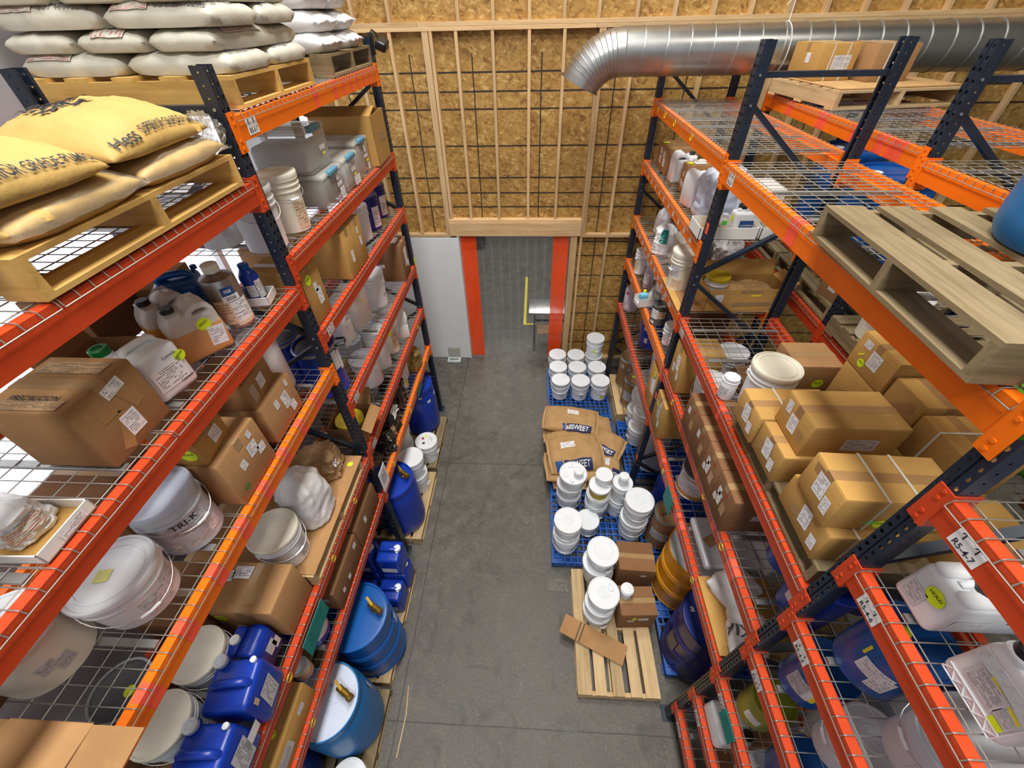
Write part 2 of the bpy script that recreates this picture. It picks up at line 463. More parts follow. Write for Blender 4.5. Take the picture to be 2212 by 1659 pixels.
def decal(parent, name, mat, loc, n, up, w, h, spin=0.0, off=.0012, shape='rect', seg=20):
    """a flat sticker: lies at loc on a face with normal n"""
    rt, up, n = frame_of(n, up)
    loc = Vector(loc) + n * off
    c, s = math.cos(spin), math.sin(spin)
    r2 = rt * c + up * s; u2 = up * c - rt * s
    me = bpy.data.meshes.new(name)
    if shape == 'rect': uv = [(0, 0), (1, 0), (1, 1), (0, 1)]
    else: uv = [(.5 + .5 * math.cos(2 * PI * k / seg), .5 + .5 * math.sin(2 * PI * k / seg)) for k in range(seg)]
    me.from_pydata([loc + r2 * ((a - .5) * w) + u2 * ((b - .5) * h) for a, b in uv], [], [tuple(range(len(uv)))])
    ul = me.uv_layers.new(name='UVMap')
    for i, q in enumerate(uv): ul.data[i].uv = q
    me.materials.append(MATS[mat])
    return obj(name, me, parent)
def letters(parent, s, size, loc, n, up, mat='ink', spin=0.0, off=.0024, sx=1.0, bold=0):
    rt, up, n = frame_of(n, up); loc = Vector(loc) + n * off
    c, k = math.cos(spin), math.sin(spin)
    r2 = rt * c + up * k; u2 = up * c - rt * k
    vs, fs = text_geo(s)
    m = MB(); m.add([loc + r2 * (v.x * size * sx) + u2 * (v.y * size) for v in vs], fs)
    return m.build('lettering', mat, parent)
def hold(parent, loc, n, up, d=.06, spin=0.0, text=True):
    st = decal(parent, 'sticker', 'lime', loc, n, up, d, d, spin, .0016, 'round')
    if text: letters(st, 'HOLD', d * .26, Vector(loc) + frame_of(n, up)[1] * d * .1, n, up, 'ink', spin, .0026)
    return st
def cyl_decal(parent, name, mat, r0, r1, z0, z1, ang, wid, off=.0015, text=None, tsize=.03, tmat='ink', tz=.5):
    """label wrapped on a round (slightly conical) wall; ang in degrees, wid along the arc"""
    n = 12; m = MB(); da = wid / max(r0, r1); a0 = math.radians(ang) - da / 2
    vs = []; fs = []; uv = []
    for i in range(n + 1):
        a = a0 + da * i / n
        for r, z, t in ((r0 + off, z0, 0), (r1 + off, z1, 1)):
            vs.append((r * math.cos(a), r * math.sin(a), z)); uv.append((i / n, t))
    for i in range(n): fs.append((2 * i, 2 * i + 2, 2 * i + 3, 2 * i + 1))
    me = bpy.data.meshes.new(name); me.from_pydata(vs, [], fs); ul = me.uv_layers.new(name='UVMap')
    for p in me.polygons:
        for li, vi in zip(p.loop_indices, p.vertices): ul.data[li].uv = uv[vi]
    me.materials.append(MATS[mat]); me.polygons.foreach_set('use_smooth', [True] * len(me.polygons))
    o = obj(name, me, parent)
    if text:
        tv, tf = text_geo(text); q = MB(); zc = z0 + (z1 - z0) * tz
        pts = []
        for v in tv:
            z = zc + v.y * tsize; t = (z - z0) / (z1 - z0); r = r0 + (r1 - r0) * t + off + .0012
            a = math.radians(ang) + v.x * tsize / r
            pts.append((r * math.cos(a), r * math.sin(a), z))
        q.add(pts, tf); q.build('lettering', tmat, o)
    return o

# ------------------------------------------------------------------ builders of the goods
def arc_handle(r, z, tilt, n=14):
    """bail wire from ear to ear, swung down by tilt on the -y side"""
    return [(r * math.cos(PI * i / n), -r * math.sin(PI * i / n), z - r * .75 * math.sin(tilt) * math.sin(PI * i / n) ** .8) for i in range(n + 1)]
def pail(x, y, z, r, h, label, group=None, col='white_plastic', lid='white_plastic', rz=0.0, ribs=3, bail=True, lidst='plain',
         stk=None, lab=None, tilt=1.15, handle='galv', taper=.87, cap=None):
    t = thing('pail', label, 'bucket', (x, y, z), math.radians(rz), group)
    rb = r * taper
    def rr(q): return rb + (r * .97 - rb) * q
    def body():
        m = MB(); p = [(0, .004), (rb - .012, .004), (rb - .008, 0), (rb, .004), (rb, .012)]
        if ribs:
            for i in range(ribs):
                q = .70 + .09 * i
                p += [(rr(q), h * q), (rr(q) + .008, h * q + .002), (rr(q) + .008, h * q + .010), (rr(q + .03), h * q + .012)]
        p += [(r * .97, h - .02), (r * .95, h - .02)]
        m.lathe(p, 44); return m.mesh('bucket', col, True)
    obj('bucket', cached(('pail', round(r, 3), round(h, 3), col, ribs, taper), body), t)
    def lidm():
        m = MB(); p = [(r * .985, h - .034), (r * 1.02, h - .034), (r * 1.035, h - .022), (r * 1.035, h - .006), (r * 1.015, h), (r * .95, h), (r * .925, h - .007)]
        if lidst == 'rings':
            for k in range(5):
                q = r * (.42 - .08 * k); p += [(q, h - .007), (q - .004, h - .003), (q - .010, h - .003), (q - .014, h - .007)]
        if lidst == 'dome': p += [(r * .6, h - .006), (r * .57, h - .001)]
        if lidst == 'ridge': p += [(r * .80, h - .007), (r * .79, h - .002), (r * .74, h - .002), (r * .73, h - .007)]
        p += [(0, h - .0065)]
        m.lathe(p, 44); return m.mesh('lid', lid, True)
    ld = obj('lid', cached(('lid', round(r, 3), round(h, 3), lid, lidst), lidm), t)
    if cap:
        a, d = math.radians(cap), r * .58
        def capm():
            m = MB(); m.lathe([(.034, 0), (.034, .012), (.030, .016), (.020, .016), (.018, .011), (0, .011)], 20); return m.mesh('spout_cap', lid, True)
        obj('spout_cap', cached(('spout', lid), capm), ld, (d * math.cos(a), d * math.sin(a), h - .007))
    if bail:
        zt = h * .74
        def hm():
            m = MB(); m.tube(arc_handle(r * 1.0 + .007, zt, tilt), .0024, 5); return m.mesh('handle', handle, True)
        hd = obj('handle', cached(('bail', round(r, 3), round(h, 3), round(tilt, 2), handle), hm), t)
        def gm():
            m = MB(); pts = arc_handle(r * 1.0 + .007, zt, tilt); m.tube([Vector(pts[6]), Vector(pts[7]), Vector(pts[8])], .0075, 8); return m.mesh('grip', 'white_plastic', True)
        obj('grip', cached(('grip', round(r, 3), round(h, 3), round(tilt, 2)), gm), hd)
        def em():
            m = MB()
            m.box(-.012, .012, -.014, .014, -.016, .016)
            return m.mesh('ear', col)
        for s in (-1, 1): obj('ear', cached(('ear', col), em), t, (s * r * .96, 0, zt))
    if stk is not None: hold(t, (r * .3 * math.cos(stk), r * .3 * math.sin(stk), h - .0065), (0, 0, 1), (0, 1, 0), .055, 0, False)
    if lab:
        for (ang, w, q0, q1, mat, *tx) in lab:
            cyl_decal(t, 'paper_label', mat, rr(q0), rr(q1), h * q0, h * q1, ang - rz, w, .0018, *(tx or ()))
    return t

def pailx(n, *a, **k):
    t = pail(*a, **k); t.name = n; return t

def steel_drum(x, y, z, label, col, r=.29, h=.88, top=None, valve=None, rz=0.0, stk=None, lab=None, group=None, rings=3):
    t = thing('drum', label, 'drum', (x, y, z), math.radians(rz), group)
    def body():
        m = MB(); p = [(0, .012), (r - .015, .012), (r - .012, 0), (r + .002, 0), (r + .004, .012), (r - .004, .022)]
        for c in ((.34, .66) if rings else ()):
            for k in (-1, 0, 1):
                q = h * c + k * .030
                p += [(r - .004, q - .013), (r + .007, q - .005), (r + .007, q + .005), (r - .004, q + .013)]
        p += [(r - .004, h - .02), (r + .004, h - .012), (r + .004, h), (r - .008, h), (r - .011, h - .014)]
        m.lathe(p, 56); return m.mesh('shell', col, True)
    obj('shell', cached(('sdrum', col, r, h, rings), body), t)
    def topm():
        m = MB(); m.lathe([(r - .010, h - .016), (r - .03, h - .012), (0, h - .012)], 56); return m.mesh('head', top or col, True)
    hd = obj('head', cached(('shead', top or col, r, h), topm), t)
    def bung():
        m = MB(); m.lathe([(.034, 0), (.034, .008), (.026, .010), (.024, .006), (0, .006)], 18); return m.mesh('bung', 'steel' if valve is None else 'brass', True)
    obj('bung', cached(('bung', valve is None), bung), hd, (r * .62, 0, h - .012))
    if valve is not None: brass_valve(t, r * .62 * math.cos(PI), 0, h - .012, valve)
    if stk: hold(t, (stk[0], stk[1], h - .012), (0, 0, 1), (0, 1, 0), .075)
    if lab:
        for (ang, w, q0, q1, mat) in lab: cyl_decal(t, 'paper_label', mat, r + .008, r + .008, h * q0, h * q1, ang - rz, w)
    return t
def brass_valve(t, x, y, z, ang):
    g = MB(); g.lathe([(.03, 0), (.03, .035), (.022, .04), (.022, .07), (0, .07)], 14, (x, y))
    v = g.build('valve', 'brass', t, True)
    c, s = math.cos(ang), math.sin(ang)
    q = MB(); q.tube([(x - .05 * c, y - .05 * s, z + .085), (x + .07 * c, y + .07 * s, z + .085)], .026, 14)
    q.tube([(x + .07 * c, y + .07 * s, z + .085), (x + .10 * c, y + .10 * s, z + .085)], .031, 8)
    q.build('valve_body', 'brass', v, True)
    k = MB(); k.bar((x, y, z + .115), (x - .09 * c - .02 * s, y - .09 * s + .02 * c, z + .125), .022, .010)
    k.build('valve_lever', 'brass', v)
    v.location.z = 0
    for vv in v.data.vertices: vv.co.z += z
def poly_drum(x, y, z, label, col='blue_plastic', r=.29, h=.88, top=None, valve=None, rz=0.0, marks=None, group=None):
    t = thing('plastic_drum', label, 'drum', (x, y, z), math.radians(rz), group)
    def body():
        m = MB(); m.lathe([(0, .01), (r * .80, .006), (r * .90, .012), (r * .965, .05), (r * .99, .12), (r, h * .45), (r * .99, h * .75), (r * .96, h * .86),
                           (r * .915, h * .905), (r * .915, h * .925), (r * .935, h * .935), (r * .94, h * .975), (r * .925, h), (r * .895, h), (r * .885, h - .022)], 56)
        return m.mesh('shell', col, True)
    obj('shell', cached(('pdrum', col, r, h), body), t)
    def topm():
        m = MB(); m.lathe([(r * .887, h - .024), (r * .60, h - .016), (0, h - .014)], 56)
        m.bar((-r * .82, 0, h - .014), (r * .82, 0, h - .014), .09, .008)
        return m.mesh('head', top or col, True)
    hd = obj('head', cached(('phead', top or col, r, h), topm), t)
    def bung():
        m = MB(); m.lathe([(.038, 0), (.038, .012), (.030, .014), (.026, .008), (0, .008)], 18); return m.mesh('bung', 'white_plastic', True)
    for s in ((1,) if valve is not None else (1, -1)): obj('bung', cached(('pbung',), bung), hd, (s * r * .6, 0, h - .014))
    if valve is not None: brass_valve(t, -r * .55, 0, h - .014, valve)
    for mk in marks or (): cyl_decal(t, 'paper_label', 'label', r, r, h * mk[1], h * mk[2], mk[0] - rz, mk[3], .003)
    return t
def fiber_drum(x, y, z, r, h, label, rz=0, labs=(), wr=False, stk=None, lidcol='kraft_dark', group=None):
    t = thing('fiber_drum', label, 'drum', (x, y, z), math.radians(rz), group)
    m = MB(); m.lathe([(0, .003), (r - .002, .003), (r, .02), (r, h - .03), (r * .97, h - .03)], 48); m.build('body', 'kraft_dark', t, True)
    m = MB(); m.lathe([(r + .001, 0), (r + .005, .004), (r + .005, .03), (r + .001, .034)], 48); m.build('base_ring', 'galv', t, True)
    m = MB(); m.lathe([(r + .002, h - .055), (r + .007, h - .05), (r + .007, h - .008), (r + .002, h), (r - .012, h), (r - .014, h - .01)], 48); m.build('rim', 'galv', t, True)
    m = MB(); m.lathe([(r - .01, h - .012), (0, h - .010)], 48); l = m.build('lid', lidcol, t, True)
    if wr: letters(l, wr, .06, (0, 0, h - .010), (0, 0, 1), (0, 1, 0), 'ink', .3)
    for (ang, w, q0, q1) in labs: cyl_decal(t, 'paper_label', 'label_grey', r, r, h * q0, h * q1, ang - rz, w, .003)
    if stk: hold(t, (stk[0], stk[1], h - .009), (0, 0, 1), (0, 1, 0), .06, 0, False)
    return t
def jerry(x, y, z, w, d, h, label, col='blue_plastic', rz=0, cap='white_plastic', capat=(.5, -.5), group=None, labs=(), vent=True, tagc=None, name='jerrycan', ridge=True, ribs=False, humps=False):
    """square can with a sunk carrying handle, corner cap and small vent"""
    t = thing(name, label, 'canister', (x, y, z), math.radians(rz), group)
    def body():
        me = rbox_mesh(w, d, h * .90, min(w, d) * .14, col, 4, .97)
        return me
    obj('body', cached(('jc', w, d, h, col), body), t)
    def hnd():
        m = MB(); L = max(w, d) * .36; ax = (1, 0) if w >= d else (0, 1); zb = h * .885
        pts = [(-L, zb - .02), (-L * .92, zb + h * .05), (-L * .72, zb + h * .095), (0, zb + h * .10), (L * .72, zb + h * .095), (L * .92, zb + h * .05), (L, zb - .02)]
        m.tube([(a * ax[0], a * ax[1], b) for a, b in pts], [min(w, d) * .085] * 7, 10); return m.mesh('handle', col, True)
    if ridge: obj('handle', cached(('jh', w, d, h, col), hnd), t)
    cx, cy = capat[0] * w * .58, capat[1] * d * .58
    def neck():
        m = MB(); m.lathe([(.040, 0), (.036, .02), (.030, .025), (.030, .04), (0, .04)], 20); return m.mesh('neck', col, True)
    nk = obj('neck', cached(('jn', col), neck), t, (cx, cy, h * .885))
    def capm():
        m = MB(); m.lathe([(.036, 0), (.037, .004), (.037, .028), (.033, .032), (.022, .032), (.020, .026), (0, .026)], 22); return m.mesh('cap', cap, True)
    obj('cap', cached(('jcap', cap), capm), t, (cx, cy, h * .885 + .02))
    if vent:
        def vm():
            m = MB(); m.lathe([(.017, 0), (.017, .018), (.013, .021), (0, .021)], 14); return m.mesh('vent_cap', cap if cap != 'grey_plastic' else 'white_plastic', True)
        obj('vent_cap', cached(('jv', cap), vm), t, (cx if w > d else -cx, -cy if w > d else cy, h * .895))
    if ribs:
        for s in (-1, 1):
            m = MB()
            for (lo, hi) in ((.07, .20), (.64, .78)):
                m.tube([(s * w / 2 * (.985 if lo > .5 else 1.0), -d * .42 + d * .84 * i / 9, h * (lo if i % 2 else hi)) for i in range(10)], .0032, 6)
                for q in (lo - .01, hi + .01): m.tube([(s * w / 2 * (.985 if lo > .5 else 1.0), -d * .42, h * q), (s * w / 2 * (.985 if lo > .5 else 1.0), d * .42, h * q)], .0028, 6)
            m.tube([(s * w / 2, -d * .42, h * .06), (s * w / 2 * .985, -d * .42, h * .79)], .0028, 6)
            m.build('rib', col, t, True)
    if humps:
        for s in (-1, 1): obj('shoulder', cached(('jhump', w, d, h, col), lambda: rbox_mesh(w * .80, d * .34, h * .16, min(.03, d * .12), col, 3)), t, (-w * .06, s * d * .29, h * .84))
        m = MB(); m.tube([(-w * .36, 0, h * .90), (-w * .30, 0, h * .955), (-w * .12, 0, h * .955), (-w * .06, 0, h * .90)], d * .085, 10); m.build('handle', col, t, True)
    if tagc: decal(t, 'tag', tagc, (0, 0, h * .90 + h * .10 + .002 if ridge else h * .9), (0, 0, 1), (0, 1, 0), .05, .022, 0, min(w, d) * .03)
    for lb in labs: face_decal(t, w, d, h * .9, lb)
    return t
def jug(x, y, z, label, w=.17, th=.13, h=.29, rz=0, col='cloudy_plastic', cap='black_plastic', group=None, liquid=None, labs=(), name='jug', stk=None):
    """bottle-shaped jug: neck on one side, loop handle on the other (local x is its width)"""
    t = thing(name, label, 'canister', (x, y, z), math.radians(rz), group)
    def body():
        a, b = w / 2, h
        o = [(-a + .01, 0), (a - .01, 0), (a, .012), (a, b * .66), (a * .97, b * .80), (a * .86, b * .90), (a * .66, b * .955), (a * .30, b * .965), (a * .05, b * .93),
             (-a * .12, b * .86), (-a * .20, b * .85), (-a * .20, b * .90), (-a * .74, b * .90), (-a * .74, b * .85), (-a * .92, b * .74), (-a, b * .64), (-a, .012)]
        hole = [(a * .10, b * .84), (a * .34, b * .905), (a * .60, b * .90), (a * .70, b * .84), (a * .66, b * .80), (a * .2, b * .79)]
        return outline_mesh(o[::-1], [hole], th, min(.022, th * .2), col)
    obj('body', cached(('jug', w, th, h, col), body), t)
    if liquid:
        def lq():
            return rbox_mesh(w * 1.012, th * 1.012, h * .60, .018, liquid, 3)
        obj('liquid', cached(('jl', w, th, h, liquid), lq), t, (0, 0, .003))
    def capm():
        m = MB(); m.lathe([(.026, -.02), (.024, 0), (.029, .0), (.030, .022), (.027, .026), (0, .026)], 20); return m.mesh('cap', cap, True)
    obj('cap', cached(('jgcap', cap), capm), t, (-w * .235, 0, h * .90))
    if stk: hold(t, (stk[0], -th / 2, stk[1]), (0, -1, 0), (0, 0, 1), .065, .4)
    for lb in labs: face_decal(t, w, th, h, lb)
    return t
def bottle(x, y, z, r, h, label, col='white_plastic', cap='white_plastic', group=None, labs=(), rz=0, shoulder=.66, neck=.45, name='bottle', cat='bottle'):
    t = thing(name, label, cat, (x, y, z), math.radians(rz), group)
    m = MB(); m.lathe([(0, .003), (r * .92, .0), (r, .008), (r, h * shoulder), (r * .93, h * (shoulder + .06)), (r * neck * 1.25, h * .85), (r * neck, h * .87), (r * neck, h * .92), (0, h * .92)], 28)
    m.build('body', col, t, True)
    m = MB(); m.lathe([(r * neck * 1.12, h * .885), (r * neck * 1.14, h * .99), (r * neck, h), (0, h)], 20); m.build('cap', cap, t, True)
    for (ang, w, q0, q1, mat, *tx) in labs: cyl_decal(t, 'paper_label', mat, r, r, h * q0, h * q1, ang - rz, w, .0015, *(tx or ()))
    return t
FACE = {'E': ((1, 0, 0), (0, 0, 1)), 'W': ((-1, 0, 0), (0, 0, 1)), 'N': ((0, 1, 0), (0, 0, 1)), 'S': ((0, -1, 0), (0, 0, 1)), 'T': ((0, 0, 1), (0, 1, 0))}
def face_decal(t, w, d, h, lb):
    """lb = (face, u, v, width, height, kind, spin): u and v run -0.5..0.5 over the face"""
    f, u, v, lw, lh, kind = lb[:6]; spin = math.radians(lb[6]) if len(lb) > 6 and not isinstance(lb[6], str) else 0
    n, up = FACE[f]; rt, up2, nn = frame_of(n, up)
    c = Vector((0, 0, h / 2)) + Vector((n[0] * w / 2, n[1] * d / 2, n[2] * h / 2))
    fw = d if f in 'EW' else w; fh = d if f == 'T' else h
    c = c + rt * (u * fw) + up2 * (v * fh)
    off = .004 if f == 'T' else .0012
    if kind.startswith('txt:'):
        return letters(t, kind[4:], lh, c, n, up, lb[7] if len(lb) > 7 else 'ink', spin, off + .001, lw or 1.0)
    if kind == 'hold': return hold(t, c + Vector(n) * (off - .001), n, up, lw, spin, lw >= .05)
    nm = {'label': 'paper_label', 'label_big': 'paper_label', 'label_grey': 'paper_label', 'paper': 'paper_label', 'tape_brown': 'tape', 'tape_clear': 'tape', 'lime': 'sticker', 'yellow_tag': 'sticker', 'green_tag': 'sticker', 'strap': 'strap', 'print_kraft': 'printed_panel', 'red_dot': 'mark'}.get(kind, 'marking')
    return decal(t, nm, kind, c, n, up, lw, lh, spin, off + (.0006 if kind.startswith('label') or kind in ('lime', 'paper') else 0))
def carton(x, y, z, w, d, h, label, rz=0, mat='cardboard', along='x', labs=(), tape=True, group=None, flaps=True, tilt=(0, 0), name='cardboard_box', straps=()):
    """closed box on its centre: body, two top flaps meeting along 'along', tape over the seam"""
    t = thing(name, label, 'box', (x, y, z), math.radians(rz), group, tilt)
    obj('body', cached(('ct', w, d, h, mat), lambda: rbox_mesh(w, d, h - .004, .004, mat, 2)), t)
    if flaps:
        for s in (-1, 1):
            m = MB()
            if along == 'x': m.box(-w / 2 + .002, w / 2 - .002, min(s * .0015, s * (d / 2 - .002)), max(s * .0015, s * (d / 2 - .002)), h - .0045, h - .0005)
            else: m.box(min(s * .0015, s * (w / 2 - .002)), max(s * .0015, s * (w / 2 - .002)), -d / 2 + .002, d / 2 - .002, h - .0045, h - .0005)
            m.build('flap', mat, t)
    if tape:
        tm = 'tape_clear' if mat != 'cardboard_tan' else 'tape_brown'
        m = MB(); q = .026; e = .06
        if along == 'x':
            m.add([(-w / 2 - .001, -q, h - e), (-w / 2 - .001, q, h - e), (-w / 2 - .001, -q, h + .0004), (-w / 2 - .001, q, h + .0004), (w / 2 + .001, -q, h + .0004), (w / 2 + .001, q, h + .0004), (w / 2 + .001, -q, h - e), (w / 2 + .001, q, h - e)],
                  [(0, 2, 3, 1), (2, 4, 5, 3), (4, 6, 7, 5)])
        else:
            m.add([(-q, -d / 2 - .001, h - e), (q, -d / 2 - .001, h - e), (-q, -d / 2 - .001, h + .0004), (q, -d / 2 - .001, h + .0004), (-q, d / 2 + .001, h + .0004), (q, d / 2 + .001, h + .0004), (-q, d / 2 + .001, h - e), (q, d / 2 + .001, h - e)],
                  [(0, 1, 3, 2), (2, 3, 5, 4), (4, 5, 7, 6)])
        m.build('tape', tm, t)
    for sp in straps:      # plastic packing straps running round the box across its length
        m = MB(); o = .0022; q = .006; u = sp[1]
        if sp[0] == 'x': pts = [(u * w, -d / 2 - o, 0), (u * w, -d / 2 - o, h + o), (u * w, d / 2 + o, h + o), (u * w, d / 2 + o, 0)]
        else: pts = [(-w / 2 - o, u * d, 0), (-w / 2 - o, u * d, h + o), (w / 2 + o, u * d, h + o), (w / 2 + o, u * d, 0)]
        for a, b in zip(pts, pts[1:]):
            if a[2] == b[2]: m.bar(a, b, .012, .0012)
            else: m.bar(a, b, .012 if sp[0] == 'y' else .0012, .0012 if sp[0] == 'y' else .012, (1, 0, 0))
        m.build('strap', 'strap', t)
    for lb in labs: face_decal(t, w, d, h, lb)
    return t
def tray(x, y, z, w, d, h, label, rz=0, mat='cardboard', outer=None, tilt=(0, 0), labs=(), group=None, name='cardboard_tray', th=.005, low=None, flapout=()):
    """open box: floor and four walls, each wall a part; low = lower wall height on some sides; flapout = flaps hanging outwards"""
    t = thing(name, label, 'box', (x, y, z), math.radians(rz), group, tilt)
    m = MB(); m.box(-w / 2, w / 2, -d / 2, d / 2, 0, th); m.build('floor', mat, t)
    hs = {'E': h, 'W': h, 'N': h, 'S': h}
    hs.update(low or {})
    for f in 'EWNS':
        m = MB(); q = hs[f]
        if q < th * 2: continue
        if f == 'E': m.box(w / 2 - th, w / 2, -d / 2, d / 2, 0, q)
        if f == 'W': m.box(-w / 2, -w / 2 + th, -d / 2, d / 2, 0, q)
        if f == 'N': m.box(-w / 2, w / 2, d / 2 - th, d / 2, 0, q)
        if f == 'S': m.box(-w / 2, w / 2, -d / 2, -d / 2 + th, 0, q)
        m.build('wall', (outer or mat) , t)
    for (f, L, ang) in flapout:
        a = math.radians(ang); m = MB()
        n = Vector(FACE[f][0]); rt = Vector((0, 0, 1)).cross(n); half = (d if f in 'EW' else w) / 2 - .004
        e = n * ((w if f in 'EW' else d) / 2 - .003) + Vector((0, 0, h)); dr = n * math.cos(a) + Vector((0, 0, 1)) * math.sin(a)
        m.bar(e, e + dr * L, half * 2, .004, n.cross(rt) if abs(dr.z) < .9 else n)
        m.build('flap', mat, t)
    for lb in labs: face_decal(t, w, d, h, lb)
    return t
def bag_surface(w, d, h, seed, wr, sl, pw):
    def S(u, v, top=True):
        a = max(0, 1 - abs(u) ** pw) ** .5; b = max(0, 1 - abs(v) ** pw) ** .5; t = a * b
        nz = noise.noise(Vector((u * 2.2 + seed, v * 2.2, seed * .7))) * .6 + noise.noise(Vector((u * 5 + seed, v * 6, seed))) * .35
        fl = noise.noise(Vector((u * 13 + seed * 2, v * 4, seed)))
        x = w / 2 * u * (1 - .05 * (1 - abs(v)) * 0 - .04 * v * v) + .012 * noise.noise(Vector((v * 3, seed, u)))
        y = d / 2 * v * (1 - .05 * u * u) + .012 * noise.noise(Vector((u * 3, seed + 5, v)))
        if top: zz = h * (sl + (1 - sl) * t) + wr * (nz * (.25 + .75 * t) + fl * .35 * t)
        else: zz = h * sl * (1 - min(1, t * 1.9)) + (wr * .3 * nz if t < .3 else 0)
        return Vector((x, y, max(0, zz)))
    return S
def bag(x, y, z, w, d, h, label, mat='white_sack', rz=0, seed=1.0, wr=.014, group=None, name='sack', texts=(), panels=(), nx=34, ny=26, pw=4.0, tilt=(0, 0), cat='sack', drape=None, seam=True, sl=.42, wrap=None):
    """a filled sack lying flat; texts=(string, u, v, size, ink, spin, sx) are laid on its curved top"""
    t = thing(name, label, cat, (x, y, z), math.radians(rz), group, tilt)
    S = bag_surface(w, d, h, seed, wr, sl, pw)
    def D(p):
        if drape: p = Vector((p.x, p.y, p.z + drape(p.x, p.y)))
        return p
    m = MB(); vs = []; fs = []
    for top in (True, False):
        o = len(vs)
        for i in range(nx + 1):
            for j in range(ny + 1):
                u = math.sin((i / nx - .5) * PI) ; v = math.sin((j / ny - .5) * PI)
                u = .55 * u + .45 * (2 * i / nx - 1); v = .55 * v + .45 * (2 * j / ny - 1)
                vs.append(D(S(u, v, top)))
        for i in range(nx):
            for j in range(ny):
                q = (o + i * (ny + 1) + j, o + (i + 1) * (ny + 1) + j, o + (i + 1) * (ny + 1) + j + 1, o + i * (ny + 1) + j + 1)
                fs.append(q if top else q[::-1])
    m.add(vs, fs)
    body = m.build('body', mat, t, True)
    bm = bmesh.new(); bm.from_mesh(body.data); bmesh.ops.remove_doubles(bm, verts=bm.verts, dist=.0004); bm.to_mesh(body.data); bm.free()
    body.data.polygons.foreach_set('use_smooth', [True] * len(body.data.polygons))
    if wrap:
        Sw = bag_surface(w * 1.05, d * 1.04, h * 1.12, seed + 9, wr * 2.2, .25, 3.6); q = MB(); n1, n2 = 48, 36
        q.add([D(Sw(-1 + 2 * i / n1, -1 + 2 * j / n2)) for i in range(n1 + 1) for j in range(n2 + 1)], [(i * (n2 + 1) + j, (i + 1) * (n2 + 1) + j, (i + 1) * (n2 + 1) + j + 1, i * (n2 + 1) + j + 1) for i in range(n1) for j in range(n2)])
        q.build('film_wrap', wrap, t, True)
    if seam:
        for s in (-1, 1):     # flat sewn ends
            q = MB(); vv = []; n = 10; L = .035
            for j in range(n + 1):
                v = -1 + 2 * j / n; p = D(S(s * .985, v * .97)); 
                vv += [p + Vector((0, 0, .003)), p + Vector((s * L, 0, .012 * noise.noise(Vector((v * 3, seed, s))) - .008)), p + Vector((s * L, 0, .012 * noise.noise(Vector((v * 3, seed, s))) - .014)), p - Vector((0, 0, .006))]
            ff = []
            for j in range(n):
                for k in range(3): ff.append((j * 4 + k, j * 4 + k + 1, j * 4 + 5 + k, j * 4 + 4 + k))
            q.add(vv, ff); q.build('sewn_end', mat, t, True)
    def at(u, v, off):
        p = S(u, v); e = .01
        n = (S(min(.999, u + e), v) - p).cross(S(u, min(.999, v + e)) - p)
        if n.length < 1e-9: n = Vector((0, 0, 1))
        n.normalize()
        if n.z < 0: n = -n
        return D(p) + n * off
    for (s, u0, v0, size, ink, spin, sx) in texts:
        tv, tf = text_geo(s); c, k = math.cos(math.radians(spin)), math.sin(math.radians(spin)); q = MB(); pts = []
        for p in tv:
            a, b = p.x * size * sx, p.y * size; aa, bb = a * c - b * k, a * k + b * c
            pts.append(at(max(-.98, min(.98, u0 + aa / (w / 2))), max(-.98, min(.98, v0 + bb / (d / 2))), .0075))
        q.add(pts, tf); q.build('lettering', ink, t)
    for (u0, u1, v0, v1, mt) in panels:
        q = MB(); n = 14; pts = []; uv = []; ff = []
        for i in range(n + 1):
            for j in range(n + 1): pts.append(at(u0 + (u1 - u0) * i / n, v0 + (v1 - v0) * j / n, .005)); uv.append((i / n, j / n))
        for i in range(n):
            for j in range(n): ff.append((i * (n + 1) + j, (i + 1) * (n + 1) + j, (i + 1) * (n + 1) + j + 1, i * (n + 1) + j + 1))
        me = bpy.data.meshes.new('printed_panel'); me.from_pydata(pts, [], ff); ul = me.uv_layers.new(name='UVMap')
        for p in me.polygons:
            p.use_smooth = True
            for li, vi in zip(p.loop_indices, p.vertices): ul.data[li].uv = uv[vi]
        me.materials.append(MATS[mt]); obj('printed_panel' if mt not in ('label', 'paper') else 'paper_label', me, t)
    return t
